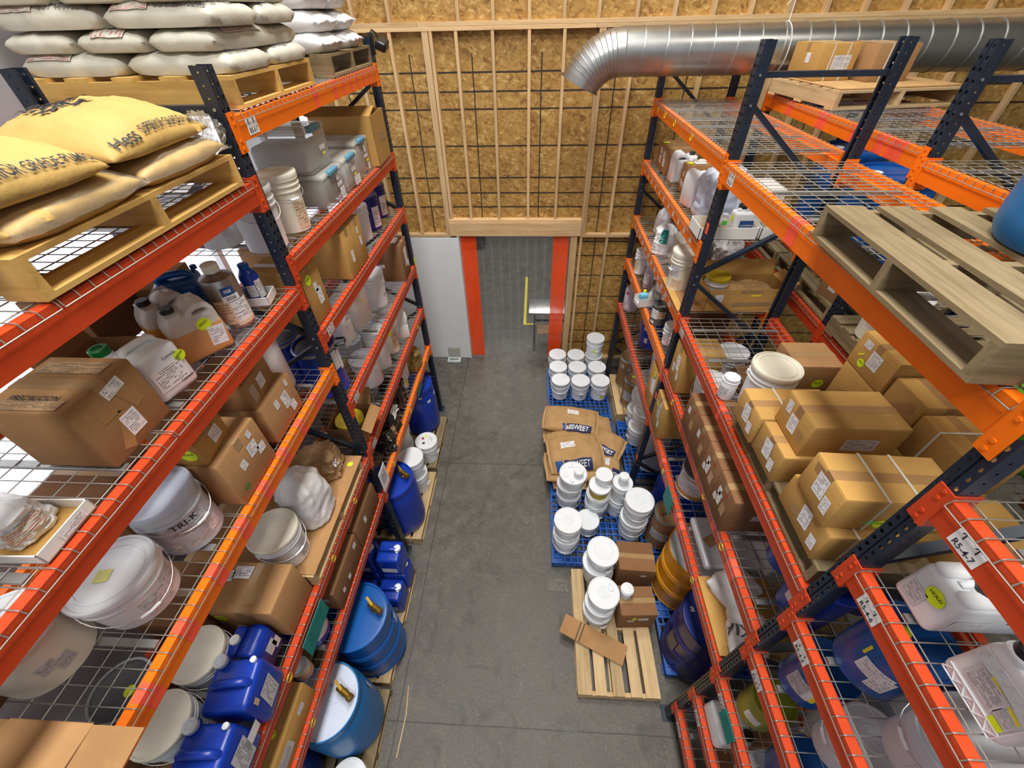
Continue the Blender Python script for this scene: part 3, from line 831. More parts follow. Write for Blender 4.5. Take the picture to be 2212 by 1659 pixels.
def upright_bag(x, y, z, rx, ry, h, label, mat='white_bag', seed=1.0, rz=0, neck=.22, wr=.022, group=None, name='sack', lab=None, top=.80, cat='sack', text=None):
    """a soft bag standing up: bulging sides, folds, gathered or folded-over mouth"""
    t = thing(name, label, cat, (x, y, z), math.radians(rz), group)
    n, L = 48, 26; m = MB(); vs = []; fs = []
    def prof(q):
        if q < .06: return .86 + .14 * (q / .06) ** .5
        if q < top: return 1.0 - .10 * ((q - .06) / (top - .06)) ** 2
        k = (q - top) / (1 - top); return .90 * (1 - k) ** .8 * (1 - neck) + neck * (1 + .25 * math.sin(k * PI * 1.5)) * .9
    def pos(a, q, off=0):
        c, s = math.cos(a), math.sin(a); e = .62
        bx = math.copysign(abs(c) ** e, c) * rx; by = math.copysign(abs(s) ** e, s) * ry
        f = prof(q)
        k = max(0, (q - top + .1) / (1.1 - top))
        w1 = noise.noise(Vector((c * 2.1 + seed, s * 2.1, q * 3.2))) * wr * 1.3 + noise.noise(Vector((c * 4 + seed, s * 4, q * 11))) * wr * .7
        w2 = math.sin(a * 9 + seed * 3 + 2 * noise.noise(Vector((c, s, q * 2 + seed)))) * .10 * k
        return Vector((bx * (f + w2 * f) + c * (w1 + off), by * (f + w2 * f) + s * (w1 + off), h * q + .5 * w1 * (q > .05)))
    for i in range(L + 1):
        q = i / L
        for k in range(n): vs.append(pos(2 * PI * k / n, q))
    for i in range(L):
        for k in range(n): fs.append((i * n + k, i * n + (k + 1) % n, (i + 1) * n + (k + 1) % n, (i + 1) * n + k))
    fs.append(tuple(range(n))[::-1]); vs.append((0, 0, h * .985)); c0 = len(vs) - 1
    for k in range(n): fs.append((L * n + k, L * n + (k + 1) % n, c0))
    m.add(vs, fs); m.build('body', mat, t, True)
    for (ang, q0, q1, wid, mt) in lab or ():
        q = MB(); N = 10; pts = []; uv = []; ff = []; da = wid / ((rx + ry) / 2)
        for i in range(N + 1):
            for j in range(N + 1):
                pts.append(pos(math.radians(ang - rz) + da * (i / N - .5), q0 + (q1 - q0) * j / N, .006)); uv.append((i / N, j / N))
        for i in range(N):
            for j in range(N): ff.append((i * (N + 1) + j, (i + 1) * (N + 1) + j, (i + 1) * (N + 1) + j + 1, i * (N + 1) + j + 1))
        me = bpy.data.meshes.new('paper_label'); me.from_pydata(pts, [], ff); ul = me.uv_layers.new(name='UVMap')
        for p in me.polygons:
            for li, vi in zip(p.loop_indices, p.vertices): ul.data[li].uv = uv[vi]
        me.materials.append(MATS[mt]); obj('paper_label', me, t)
    if text:
        s, ang, q0, size, mt, sp = text
        tv, tf = text_geo(s); c, k = math.cos(math.radians(sp)), math.sin(math.radians(sp)); q = MB(); pts = []
        for p in tv:
            a, b = (p.x * c - p.y * k) * size, (p.x * k + p.y * c) * size
            pts.append(pos(math.radians(ang - rz) + a / ((rx + ry) / 2), q0 + b / h, .008))
        q.add(pts, tf); q.build('lettering', mt, t)
    return t
def wood_pallet(x, y, z, lx, ly, label, rz=0, wood='pallet', boards='y', nb=7, ns=3, hh=.13, bw=.095, group=None, notch=False, nbot=3, th=.018):
    """boards run along 'boards', stringers across; every board and stringer is a part"""
    t = thing('wooden_pallet', label, 'pallet', (x, y, z), math.radians(rz), group)
    L = ly if boards == 'y' else lx; Wd = lx if boards == 'y' else ly
    ba, sa = (1, 0) if boards == 'y' else (0, 1)
    sx = 'yx' if boards == 'y' else 'xy'
    def mk(key, name, mat, lo, hi, L2, w):
        def f():
            m = MB()
            if (name != 'stringer') == (boards == 'y'): m.box(-w / 2, w / 2, -L2 / 2, L2 / 2, lo, hi)
            else: m.box(-L2 / 2, L2 / 2, -w / 2, w / 2, lo, hi)
            me = m.mesh(name, mat); return me
        return cached(('wp', key, name, mat, lo, hi, L2, w, boards), f)
    bm_ = '%s_%s' % (wood, sx[0]); sm_ = '%s_%s' % (wood, sx[1])
    if nb:
        for i in range(nb):
            w = bw * (1.25 if i in (0, nb - 1) else 1.0); p = -Wd / 2 + w / 2 + (Wd - w) * i / (nb - 1)
            obj('deck_board', mk(0, 'deck_board', bm_, hh - th, hh, L, round(w, 4)), t, (p, 0, 0) if ba else (0, p, 0))
    for i in range(nbot):
        w = bw * 1.15; p = -Wd / 2 + w / 2 + (Wd - w) * i / (nbot - 1)
        obj('bottom_board', mk(1, 'bottom_board', bm_, 0, th, L, round(w, 4)), t, (p, 0, 0) if ba else (0, p, 0))
    for i in range(ns):
        w = .038; p = -L / 2 + w / 2 + (L - w) * i / (ns - 1)
        obj('stringer', mk(2, 'stringer', sm_, th, hh - th, Wd, w), t, (0, p, 0) if ba else (p, 0, 0))
    return t
def plastic_pallet(x, y, z, lx, ly, label, rz=0, group=None):
    t = thing('plastic_pallet', label, 'pallet', (x, y, z), math.radians(rz), group)
    def deck():
        m = MB(); n = int(lx / .075); k = int(ly / .075); b = .018
        for i in range(n + 1):
            p = -lx / 2 + lx * i / n; w = .05 if i in (0, n) else b
            m.box(max(-lx / 2, p - w / 2), min(lx / 2, p + w / 2), -ly / 2, ly / 2, .118, .14)
        for j in range(k + 1):
            p = -ly / 2 + ly * j / k; w = .05 if j in (0, k) else b
            m.box(-lx / 2, lx / 2, max(-ly / 2, p - w / 2), min(ly / 2, p + w / 2), .1185, .1395)
        return m.mesh('deck', 'pallet_blue')
    obj('deck', cached(('pp', lx, ly), deck), t)
    def foot(): return rbox_mesh(.13, .13, .118, .012, 'pallet_blue', 2, 1.08)
    for i in (-1, 0, 1):
        for j in (-1, 0, 1): obj('foot', cached(('pf',), foot), t, (i * (lx / 2 - .075), j * (ly / 2 - .075), 0))
    def sk():
        m = MB(); m.box(-lx / 2, lx / 2, -.05, .05, 0, .02); return m.mesh('runner', 'pallet_blue')
    for j in (-1, 0, 1): obj('runner', cached(('ps', lx), sk), t, (0, j * (ly / 2 - .075), -.0005))
    return t
def tote(x, y, z, w, d, h, label, group=None, fill=None, labs=()):
    """clear storage box (long along x) with a rimmed lid and a blue latch on each end"""
    t = thing('storage_tote', label, 'storage box', (x, y, z), 0, group)
    obj('body', cached(('tote', w, d, h), lambda: rbox_mesh(w * .93, d * .92, h - .03, .025, 'tote_clear', 3, 1.05)), t)
    obj('lid', cached(('totel', w, d), lambda: rbox_mesh(w, d, .032, .014, 'tote_clear', 3, .97)), t, (0, 0, h - .032))
    m = MB()
    for i in range(5): m.box(-w * .36, w * .36, -d * .3 + d * .15 * i - .006, -d * .3 + d * .15 * i + .006, h - .002, h + .002)
    m.build('lid_rib', 'tote_clear', t)
    for s in (-1, 1):
        obj('latch', cached(('latch', d), lambda: rbox_mesh(.042, d * .46, .042, .012, 'latch_blue', 3)), t, (s * w * .485, 0, h - .034))
    if fill: obj('contents', cached(('totef', w, d, h, fill), lambda: rbox_mesh(w * .82, d * .80, h * .62, .04, fill, 3)), t, (0, 0, .006))
    for lb in labs: face_decal(t, w, d, h, lb)
    return t
def paint_can(x, y, z, r, h, label, col='dark_grey', labs=(), rz=0):
    t = thing('paint_can', label, 'can', (x, y, z), math.radians(rz))
    m = MB(); m.lathe([(0, .004), (r - .003, .004), (r, 0), (r + .002, .006), (r, .012), (r, h - .012), (r + .003, h - .006), (r + .001, h), (r * .93, h), (r * .90, h - .008)], 36); m.build('body', col, t, True)
    m = MB(); m.lathe([(r * .905, h - .009), (r * .80, h - .004), (r * .74, h - .008), (0, h - .008)], 36); m.build('lid', col, t, True)
    for (ang, w, q0, q1, mat) in labs: cyl_decal(t, 'paper_label', mat, r, r, h * q0, h * q1, ang - rz, w)
    decal(t, 'paper_label', 'label', (0, -r * .45, h - .006), (0, 0, 1), (0, 1, 0), .06, .035, .3)
    return t

# ------------------------------------------------------------------ room
WY = 6.30                                     # face of the wall studs; the sheathing stands behind them
m = MB(); m.box(-8, 12, -6, 16, -.2, 0); struct('floor', m, 'concrete')
m = MB(); m.box(-3.3, 12, -6, 6.5, 11.0, 11.15); struct('ceiling', m, 'ceiling_dark')
DX0, DX1, DH = -1.20, .545, 2.47              # doorway
m = MB()
m.box(-3.2, DX0 - .04, WY + .09, WY + .11, 0, 11); m.box(DX1 + .13, 8.5, WY + .09, WY + .11, 0, 11); m.box(DX0 - .04, DX1 + .13, WY + .09, WY + .11, DH + .02, 11)
struct('wall_back', m, 'osb')
def stick(n, x0, x1, y0, y1, z0, z1, ax):
    m = MB(); m.box(x0, x1, y0, y1, z0, z1); return struct(n, m, 'pine_' + ax)
k = 0
PL = 4.915                                     # underside of the doubled plate
for z0 in (PL, PL + .042):
    for a, b in ((-3.2, .675 if z0 == PL else -1.42), (.679 if z0 == PL else -1.416, 8.5)):
        k += 1; stick('trim_%d' % k, a, b, WY, WY + .09, z0, z0 + .040, 'x')
for xs in (-2.6, -2.17, -1.74, -.93, -.52, -.10, .30, .69, 1.12, 1.54, 1.97, 2.38, 2.80, 3.2, 3.62, 4.05, 4.5, 4.95, 5.4, 5.85, 6.3):
    k += 1; stick('trim_%d' % k, xs - .019, xs + .019, WY + .004, WY + .09, PL + .082, 11, 'z')
for xs in (-2.62, -2.2, -1.77, -1.36, -1.322, 1.14, 1.56, 1.99, 2.41, 2.83, 3.25, 3.67, 4.09, 4.51, 4.93, 5.35, 5.77):
    k += 1; stick('trim_%d' % k, xs - .019, xs + .019, WY + .004, WY + .09, 2.49 if xs > 0 or xs > -1.3 else 2.49, PL, 'z')
for xs in (-.97, -.535, -.10, .315):           # cripple studs over the door
    k += 1; stick('trim_%d' % k, xs - .019, xs + .019, WY + .004, WY + .09, DH + .245, PL, 'z')
for xs in (-1.275, .735, .775):
    k += 1; stick('trim_%d' % k, xs - .019, xs + .019, WY + .003, WY + .09, 2.49 if xs < 0 else DH - .0, PL, 'z')
k += 1; stick('trim_%d' % k, DX0 - .115, DX1 + .17, WY - .035, WY + .09, DH, DH + .205, 'x')    # header beam
k += 1; stick('trim_%d' % k, DX0 - .115, DX1 + .17, WY - .025, WY + .09, DH + .207, DH + .243, 'x')
for a, b in ((-3.2, DX0 - .118), (DX1 + .175, 8.5)):       # blocking row either side
    k += 1; stick('trim_%d' % k, a, b, WY - .004, WY + .09, DH - .028, DH + .012, 'x')
for xs in (1.14, 1.56, 1.99, 2.41, 2.83, 3.25, 3.67, 4.09, .735):
    k += 1; stick('trim_%d' % k, xs - .019, xs + .019, WY + .004, WY + .09, .04, DH - .03, 'z')
k += 1; stick('trim_%d' % k, DX1 + .03, DX1 + .13, WY - .02, WY + .11, 0, DH - .001, 'z')          # door post
k += 1; stick('trim_%d' % k, DX1 + .175, 8.5, WY, WY + .09, 0, .038, 'x')
m = MB(); m.box(-3.2, DX0 - .02, WY - .035, WY - .02, .012, DH - .03); struct('wall_panel', m, 'drywall').name = 'wall_drywall'
m = MB(); m.box(DX0 - .02, DX0 + .005, WY - .03, WY + .2, 0, DH - .001); k += 1; struct('trim_%d' % k, m, 'drywall')
# left wall: white, with a long frosted window high up behind the racks
m = MB(); W0, W1, WB, WT = .6, 6.1, 3.0, 4.55
m.box(-2.9, -2.8, -6, WY + .1, 0, WB); m.box(-2.9, -2.8, -6, WY + .1, WT, 11); m.box(-2.9, -2.8, -6, W0, WB, WT); m.box(-2.9, -2.8, W1, WY + .1, WB, WT)
struct('wall_left', m, 'white_wall')
mm, nt, bs = nmat('lit_pane'); bs.inputs['Emission Color'].default_value = (.80, .87, 1, 1); bs.inputs['Emission Strength'].default_value = 1.3; bs.inputs['Base Color'].default_value = (.7, .75, .8, 1); MATS['lit_pane'] = mm
m = MB(); m.box(-2.87, -2.85, W0, W1, WB, WT); w1 = struct('window_1', m, 'lit_pane')
m = MB()
for q in range(5):
    yy = W0 + (W1 - W0) * q / 4; m.box(-2.85, -2.8, yy - .03, yy + .03, WB, WT)
for zz in (WB, WT - .05): m.box(-2.85, -2.8, W0, W1, zz, zz + .05)
m.build('window_frame', 'white_plastic', w1)
m = MB(); m.box(8.4, 8.5, -6, WY + .1, 0, 11); struct('wall_right', m, 'ceiling_dark')
# the room beyond the doorway
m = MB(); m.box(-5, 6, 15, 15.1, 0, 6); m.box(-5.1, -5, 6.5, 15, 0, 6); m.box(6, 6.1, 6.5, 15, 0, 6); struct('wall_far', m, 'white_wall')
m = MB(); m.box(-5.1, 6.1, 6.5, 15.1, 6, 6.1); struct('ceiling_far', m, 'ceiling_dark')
t = thing('strip_curtain', 'clear vinyl strip curtain edged in orange, hung in the doorway under the wooden header', 'curtain', (0, 0, 0))
m = MB(); m.box(DX0 + .02, DX1 + .01, WY + .05, WY + .08, DH - .05, DH - .002); m.build('hanging_rail', 'galv', t)
n = 9; a0 = DX0 + .22; wd = (DX1 - DX0 - .44) / n
for i in range(n):
    m = MB(); q = a0 + wd * i; N = 6
    vs = []; 
    for j in range(N + 1):
        s = j / N; yy = WY + .06 + (.012 if i % 2 else -.012) + .012 * math.sin(s * PI)
        for z in (.02, DH - .03): vs.append((q - .02 + (wd + .04) * s, yy, z))
    m.add(vs, [(2 * j, 2 * j + 2, 2 * j + 3, 2 * j + 1) for j in range(N)]); m.build('clear_strip', 'strip_clear', t, True)
for a, b in ((DX0 + .02, DX0 + .27), (DX1 - .24, DX1 + .005)):
    m = MB(); N = 8; vs = []
    for j in range(N + 1):
        s = j / N; yy = WY + .035 + .012 * math.sin(s * PI)
        for z in (.02, DH - .02): vs.append((a + (b - a) * s, yy, z))
    m.add(vs, [(2 * j, 2 * j + 2, 2 * j + 3, 2 * j + 1) for j in range(N)]); m.build('orange_strip', 'strip_orange', t, True)
m = MB(); m.box(-.20, -.14, 7.5, 9.6, .001, .003); m.box(-.20, .08, 7.45, 7.5, .001, .003)
tag(m.build('floor_tape', 'yellow_tag'), 'yellow floor tape forming an L on the concrete beyond the doorway', 'tape')
t = thing('workbench', 'steel topped bench on black legs just beyond the doorway', 'table', (.40, 6.78, 0))
obj('tabletop', rbox_mesh(.95, .50, .03, .004, 'steel', 2), t, (0, 0, .86))
for sx in (-1, 1):
    m = MB(); m.box(sx * .36 - .02, sx * .36 + .02, -.02, .02, .03, .86); m.box(sx * .36 - .02, sx * .36 + .02, -.25, .25, 0, .03); m.build('leg', 'black_plastic', t)
m = MB(); m.box(-.36, .36, -.02, .02, .55, .58); m.build('crossbar', 'black_plastic', t)
m = MB(); m.box(-.30, .40, -.1, .22, .30, .315); m.build('lower_shelf', 'kraft_dark', t)
tag(obj('storage_bin', rbox_mesh(.5, .32, .22, .02, 'dark_grey', 2)), 'dark bin on the floor under the steel topped bench', 'bin').location = (.95, 7.3, .001)
t = thing('cart', 'dark utility cart behind the left orange strip of the doorway', 'cart', (-1.50, 7.5, 0))
for z in (.25, .85): obj('shelf', rbox_mesh(.55, .9, .05, .01, 'door_dark', 2), t, (0, 0, z))
for sx in (-1, 1):
    for sy in (-1, 1):
        m = MB(); m.box(sx * .24 - .015, sx * .24 + .015, sy * .41 - .015, sy * .41 + .015, .05, .86); m.build('leg', 'black_plastic', t)
        m = MB(); m.tube([(sx * .24 - .015, sy * .41, .05), (sx * .24 + .015, sy * .41, .05)], .05, 14); m.build('wheel', 'black_plastic', t, True)
t = thing('cart', 'dark wheeled cart far back in the next room, top left of the doorway', 'cart', (-1.75, 11.4, 0))
for z in (.20, .7): obj('shelf', rbox_mesh(.7, .5, .04, .01, 'door_dark', 2), t, (0, 0, z))
for sx in (-1, 1):
    for sy in (-1, 1):
        m = MB(); m.box(sx * .3 - .015, sx * .3 + .015, sy * .2 - .015, sy * .2 + .015, 0, .7); m.build('leg', 'black_plastic', t)
t = thing('floor_scale', 'flat grey metal scale with a small display, on the floor against the white drywall', 'scale', (-1.52, WY - .13, 0))
obj('base', rbox_mesh(.26, .14, .05, .012, 'grey_curb', 2), t)
obj('display', rbox_mesh(.17, .05, .012, .003, 'galv', 2), t, (0, -.02, .05))
tag(obj('acrylic_sheet', rbox_mesh(.24, .006, .22, .002, 'clear_film', 1)), 'clear plastic sheet standing against the drywall on the grey floor scale', 'sheet').location = (-1.52, WY - .05, .052)

# ventilation duct with a bent end
t = thing('duct', 'round galvanised spiral air duct with a bent open end, hung across the back wall', 'air duct', (0, 0, 0))
DY, DZ, DR = 5.42, 4.745, .205
m = MB(); m.tube([(.87 + .1 * i, DY, DZ) for i in range(70)], DR, 48); m.f = [f for f in m.f if len(f) == 4]; m.build('straight_pipe', 'steel', t, True)
m = MB()
for i in range(30):
    x = 1.0 + .222 * i
    pts = [(x + .222 * k / 48 * .35 + (.03 * math.sin(2 * PI * k / 48)), DY + (DR + .002) * math.cos(2 * PI * k / 48), DZ + (DR + .002) * math.sin(2 * PI * k / 48)) for k in range(49)]
    m.tube(pts, .0055, 5)
m.build('spiral_seam', 'galv', t, True)
R_, TH = .46, math.radians(58); m = MB(); sm = MB()
NS = 6
for i in range(NS):
    a0, a1 = TH * i / NS, TH * (i + 1) / NS
    def ring(a, rr, N=40):
        c = Vector((.87 - R_ * math.sin(a), DY, DZ - R_ * (1 - math.cos(a)))); ax = Vector((-math.cos(a), 0, -math.sin(a))); u = Vector((0, 1, 0)); l = ax.cross(u)
        return [c + u * rr * math.cos(2 * PI * k / N) + l * rr * math.sin(2 * PI * k / N) for k in range(N)]
    A, B = ring(a0, DR), ring(a1, DR)
    m.add(A + B, [(k, (k + 1) % 40, 40 + (k + 1) % 40, 40 + k) for k in range(40)])
    for aa in ((a0, (a0 + a1) / 2) if i else (a0,)): sm.tube(ring(aa, DR + .002), .005, 5, True)
m.build('elbow', 'steel', t, True); sm.build('elbow_seam', 'galv', t, True)
m = MB(); A, B, C, D = ring(TH, DR), ring(TH + .12, DR), ring(TH + .12, DR + .018), ring(TH + .10, DR + .018)
m.add(A + B + C + D, [(r * 40 + k, r * 40 + (k + 1) % 40, r * 40 + 40 + (k + 1) % 40, r * 40 + 40 + k) for r in range(3) for k in range(40)]); m.build('collar', 'steel', t, True)
m = MB(); B = ring(TH + .02, DR - .01); m.add(B[18:41], [tuple(range(len(B[18:41])))]); m.build('damper', 'galv', t)
m = MB(); m.tube([(2.42, DY - .02, DZ + DR + .002), (2.43, DY, 6.5), (2.43, DY, 11)], .004, 6); m.tube([(2.36, DY, DZ + DR + .12), (2.42, DY, DZ + DR + .2)], .003, 5)
m.tube([(2.42 - .0, DY + (DR + .008) * math.sin(2 * PI * k / 24), DZ + (DR + .008) * math.cos(2 * PI * k / 24)) for k in range(24)], .004, 5, True); m.build('hanger_wire', 'paper', t)

# ------------------------------------------------------------------ pallet racking
PT = 4.945                                   # top of the posts
def post_mesh(h):
    def f():
        m = MB(); W, Dp, pitch = .076, .070, .0508
        n = int(h / pitch)
        # front face (+x) with two columns of teardrop holes and a shallow groove
        ys = [(-W / 2, -.004), (.004, W / 2)]
        hexo = [(0, .0105), (-.0075, .006), (-.0085, -.002), (-.0045, -.0095), (.0045, -.0095), (.0085, -.002), (.0075, .006)]
        for (a, b) in ys:
            c = (a + b) / 2
            for i in range(n):
                z0, z1 = i * pitch, (i + 1) * pitch; zc = (z0 + z1) / 2
                vs = [(0, a, z0), (0, b, z0), (0, b, z1), (0, a, z1)] + [(0, c + p, zc + q) for p, q in hexo]
                m.add(vs, [(3, 4, 2), (3, 5, 4), (3, 0, 5), (5, 0, 6), (6, 0, 7), (7, 0, 1), (7, 1, 8), (8, 1, 9), (9, 1, 2), (9, 2, 10), (10, 2, 4)])
        H = n * pitch
        m.add([(0, -.004, 0), (-.006, -.002, 0), (-.006, .002, 0), (0, .004, 0), (0, -.004, H), (-.006, -.002, H), (-.006, .002, H), (0, .004, H)], [(0, 1, 5, 4), (1, 2, 6, 5), (2, 3, 7, 6)])
        # sides with one column of small round holes
        ho = [(.0045 * math.cos(2 * PI * k / 8 + PI / 8), .0045 * math.sin(2 * PI * k / 8 + PI / 8)) for k in range(8)]
        for s in (-1, 1):
            y = s * W / 2; c = -.035
            for i in range(n):
                z0, z1 = i * pitch, (i + 1) * pitch; zc = (z0 + z1) / 2
                vs = [(0, y, z0), (-Dp, y, z0), (-Dp, y, z1), (0, y, z1)] + [(c + p, y, zc + q) for p, q in ho]
                m.add(vs, [(3, 4, 5), (3, 5, 2), (2, 5, 6), (2, 6, 7), (2, 7, 1), (1, 7, 8), (1, 8, 9), (1, 9, 0), (0, 9, 10), (0, 10, 11), (0, 11, 3), (3, 11, 4)])
            m.add([(-Dp, y, 0), (-Dp, y - s * .018, 0), (-Dp, y - s * .018, H), (-Dp, y, H)], [(0, 1, 2, 3)])
            m.add([(-Dp, y - s * .018, 0), (-Dp + .012, y - s * .018, 0), (-Dp + .012, y - s * .018, H), (-Dp, y - s * .018, H)], [(0, 1, 2, 3)])
        return m.mesh('post', 'navy_paint')
    return cached(('post', h), f)
def frame(fx, y, depth, side, label, PT=4.945):
    """side=+1: face towards +x. The root stands at the outer front corner; local x points out of the rack"""
    t = thing('upright_frame', label, 'rack frame', (fx, y, 0), 0 if side > 0 else PI, 'navy upright frames of the racking')
    obj('front_post', post_mesh(PT - .004), t, (0, 0, .004))
    obj('rear_post', post_mesh(PT - .004), t, (-depth, 0, .004), (0, 0, PI))
    for x in (-.035, -depth + .035):
        m = MB(); m.box(x - .075, x + .075, -.065, .065, 0, .008); m.build('base_plate', 'navy_paint', t)
    zs = [4.60, 3.30, 2.0, .7] if PT > 4.6 else [3.30, 2.0, .7]
    def br(a, b, nm):
        m = MB(); m.bar(a, b, .032, .042, (0, 1, 0)); m.build(nm, 'navy_paint', t)
    br((-.05, 0, PT - .185), (-depth + .05, 0, PT - .185), 'horizontal_brace')
    for i, z in enumerate(zs):
        br((-.05, 0, z), (-depth + .05, 0, z - .62), 'diagonal_brace')
        if i < len(zs) - 1: br((-depth + .05, 0, z - .70), (-.05, 0, z - 1.22), 'diagonal_brace')
    br((-.05, 0, .22), (-depth + .05, 0, .22), 'horizontal_brace')
    def bolt():
        m = MB(); m.tube([(0, -.044, 0), (0, .044, 0)], .008, 6); return m.mesh('bolt', 'galv')
    for z in [PT - .185] + zs + [z - 1.22 for z in zs[:-1]]: obj('bolt', cached(('bolt',), bolt), t, (-.03, 0, z))
    return t
LX, RX, LD, RD = -1.537, 1.366, 1.0, .885
BAY = 2.4432
def beam_mesh(L, hb, col):
    def f():
        m = MB(); w = .044
        m.box(-w, 0, -L / 2, L / 2, -hb, 0); m.box(-.072, -w + .0005, -L / 2, L / 2, -hb, -.042)
        return m.mesh('beam', col)
    return cached(('beam', round(L, 3), hb, col), f)
def conn_mesh(s, hb, col):
    def f():
        m = MB(); y0 = s * .0; lo, hi = -hb - .045, .022
        # angle: a flat against the post front and a leg the beam is welded to
        a, b = sorted((0, s * .058)); m.box(.001, .006, a, b, lo, hi)
        a, b = sorted((0, -s * .005)); m.box(-.085, .006, a, b, lo, hi)
        for zz in (lo + .02, lo + .055, hi - .05, hi - .015):
            m.tube([(.006, s * .026, zz), (.010, s * .026, zz)], .008, 6)
        return m.mesh('connector', col)
    return cached(('conn', s, hb, col), f)
def beam(fx, yc, z, side, L, label, col='orange_paint', hb=.115, tape=(), rings=(), tagtxt=None, tagend=1, tags=(), patch=()):
    t = thing('shelf_beam', label, 'rack beam', (fx, yc, z), 0 if side > 0 else PI, 'orange shelf beams of the racking')
    obj('beam', beam_mesh(L, hb, col), t)
    for s in (-1, 1): obj('connector', conn_mesh(s, hb, col), t, (0, s * L / 2, 0))
    for (u, w) in tape:      # fluorescent tape wrapped over the front edge
        a, b = u * L * side - w / 2, u * L * side + w / 2; m = MB()
        m.add([(.0012, a, -hb * .96), (.0012, b, -hb * .96), (.0012, b, .001), (.0012, a, .001), (-.04, b, .001), (-.04, a, .001)], [(0, 1, 2, 3), (3, 2, 4, 5)]); m.build('tape_patch', 'fluor_tape', t)
    for u in rings:
        m = MB(); m.tube([(.0025, u * L * side + .026 * math.cos(2 * PI * k / 20), -hb * .48 + .026 * math.sin(2 * PI * k / 20)) for k in range(20)], .0035, 5, True)
        o = m.build('ring_mark', 'yellow_tag', t, True); letters(o, 'C', .035, (.002, u * L * side, -hb * .48), (1, 0, 0), (0, 0, 1), 'yellow_tag')
    for (u, w) in tags: decal(t, 'paper_tag', 'label_big', (.0, u * L * side, -hb * .6), (1, 0, 0), (0, 0, 1), w, .045, 0, .0016)
    for (u, w, mt, hh, kk) in patch:
        decal(t, 'sign', mt, (.014, u * L * side, -hb * .5 - hh * .34), (1, 0, 0), (0, 0, 1), w, hh, kk, .0016)
    if tagtxt:
        p = (.0, tagend * side * (L / 2 - .13), -hb * .55)
        d_ = decal(t, 'location_tag', 'paper', p, (1, 0, 0), (0, 0, 1), .105, .075, 0, .0018)
        letters(d_, tagtxt, .034, (0, p[1], p[2] - .018), (1, 0, 0), (0, 0, 1), 'ink', 0, .0036, .85)
        for q in (-.025, .025): letters(d_, '↑', .04, (0, p[1] + q, p[2] + .020), (1, 0, 0), (0, 0, 1), 'ink', 0, .0036)
    return t
def deck_mesh(depth, L):
    def f():
        m = MB(); r = .0024
        n = int(round(L / .0640))
        for i in range(n + 1):
            y = -L / 2 + L * i / n
            m.tube([(-depth + .004, y, .003), (-.010, y, .003), (.0, y, .001), (.009, y, -.024)], r, 5)
        k = int(round(depth / .105))
        for j in range(1, k + 1):
            x = -depth + (depth - .05) * j / k - .01
            m.tube([(x, -L / 2, -.002), (x, L / 2, -.002)], r, 5)
        m.tube([(.0095, -L / 2, -.027), (.0095, L / 2, -.027)], r, 6)
        return m.mesh('wire_mesh', 'galv_wire')
    return cached(('deck', depth, round(L, 3)), f)
def deck(fx, yc, z, side, depth, L, label):
    t = thing('wire_deck', label, 'wire shelf', (fx, yc, z + .0035), 0 if side > 0 else PI, 'wire mesh decks of the racking')
    obj('wire_mesh', deck_mesh(depth, L), t)
    def ch():
        m = MB(); m.box(-depth + .073, -.073, -.016, .016, -.020, -.004); return m.mesh('support_channel', 'galv')
    for q in (-.36, 0, .36): obj('support_channel', cached(('sc', depth), ch), t, (0, q * L, 0))
    return t
def shelf(fx, yc, z, side, depth, where, what, col='orange_paint', rear=True, hb=.115, decks=(0, 1), L=BAY, **k):
    beam(fx, yc, z, side, L, 'orange front beam under the %s, %s' % (what, where), col, hb, **k)
    if rear: beam(fx - side * depth, yc, z, -side, L, 'orange rear beam behind the %s, %s' % (what, where), col, .115)
    h = L / 2 - .012
    for i in decks:
        deck(fx, yc + (-.5 + i) * (h + .012), z, side, depth, h, 'wire deck under the %s, %s half, %s' % (what, ('nearer', 'farther')[i], where))
LY = [-.1825, 2.3375, 4.8575]; RY = [-1.6965, .8233, 3.3030, 5.7829]
frame(LX, LY[0], LD, 1, 'navy rack upright at the near end of the left racking')
frame(LX, LY[1], LD, 1, 'navy perforated upright in the middle of the left racking, beside the pumice bags')
fl = frame(LX, LY[2], LD, 1, 'navy rack upright at the far end of the left racking, before the white drywall')
frame(RX, RY[0], RD, -1, 'navy rack upright at the near end of the right racking')
frame(RX, RY[1], RD, -1, 'navy perforated upright crossing the lower right corner, between the stacked cartons and the white canisters')
fr = frame(RX, RY[2], RD, -1, 'tall navy upright in the middle of the right racking with orange tape flags')
for zz in (3.79, 2.95, 2.24, 1.95, .86):
    decal(fr, 'tape_flag', 'fluor_tape', (0, .030, zz), (1, 0, 0), (0, 0, 1), .05, .085, .1, .003)
fr = frame(RX, RY[3], RD, -1, 'navy rack upright at the far end of the right racking, against the particle board wall')
yb = [(LY[i] + LY[i + 1]) / 2 for i in (0, 1)]; ry = [(RY[i] + RY[i + 1]) / 2 for i in (0, 1, 2)]
RB = RY[2] - RY[1] - .0768
W1_, W2_ = 'near left bay', 'far left bay'
TAPE6 = [(-.09, .07), (.06, .07), (.14, .065), (.21, .06), (.28, .06), (.345, .06), (.41, .06)]
shelf(LX, yb[1], 4.72, 1, LD, W2_, 'white sack pallets', 'orange_bright', tape=TAPE6, tagtxt='R5-3-7', tagend=-1)
shelf(LX, yb[1], 3.965, 1, LD, W2_, 'clear storage totes', tagtxt=None)
shelf(LX, yb[1], 3.387, 1, LD, W2_, 'tall twin cartons', tagtxt='R5-3-5', tagend=-1)
shelf(LX, yb[1], 2.667, 1, LD, W2_, 'paper topped carton', tagtxt='R5-3-4', tagend=-1)
shelf(LX, yb[1], 2.03, 1, LD, W2_, 'row of white pails and canisters', tagtxt='R5-3-3', tagend=-1, rings=(.36,))
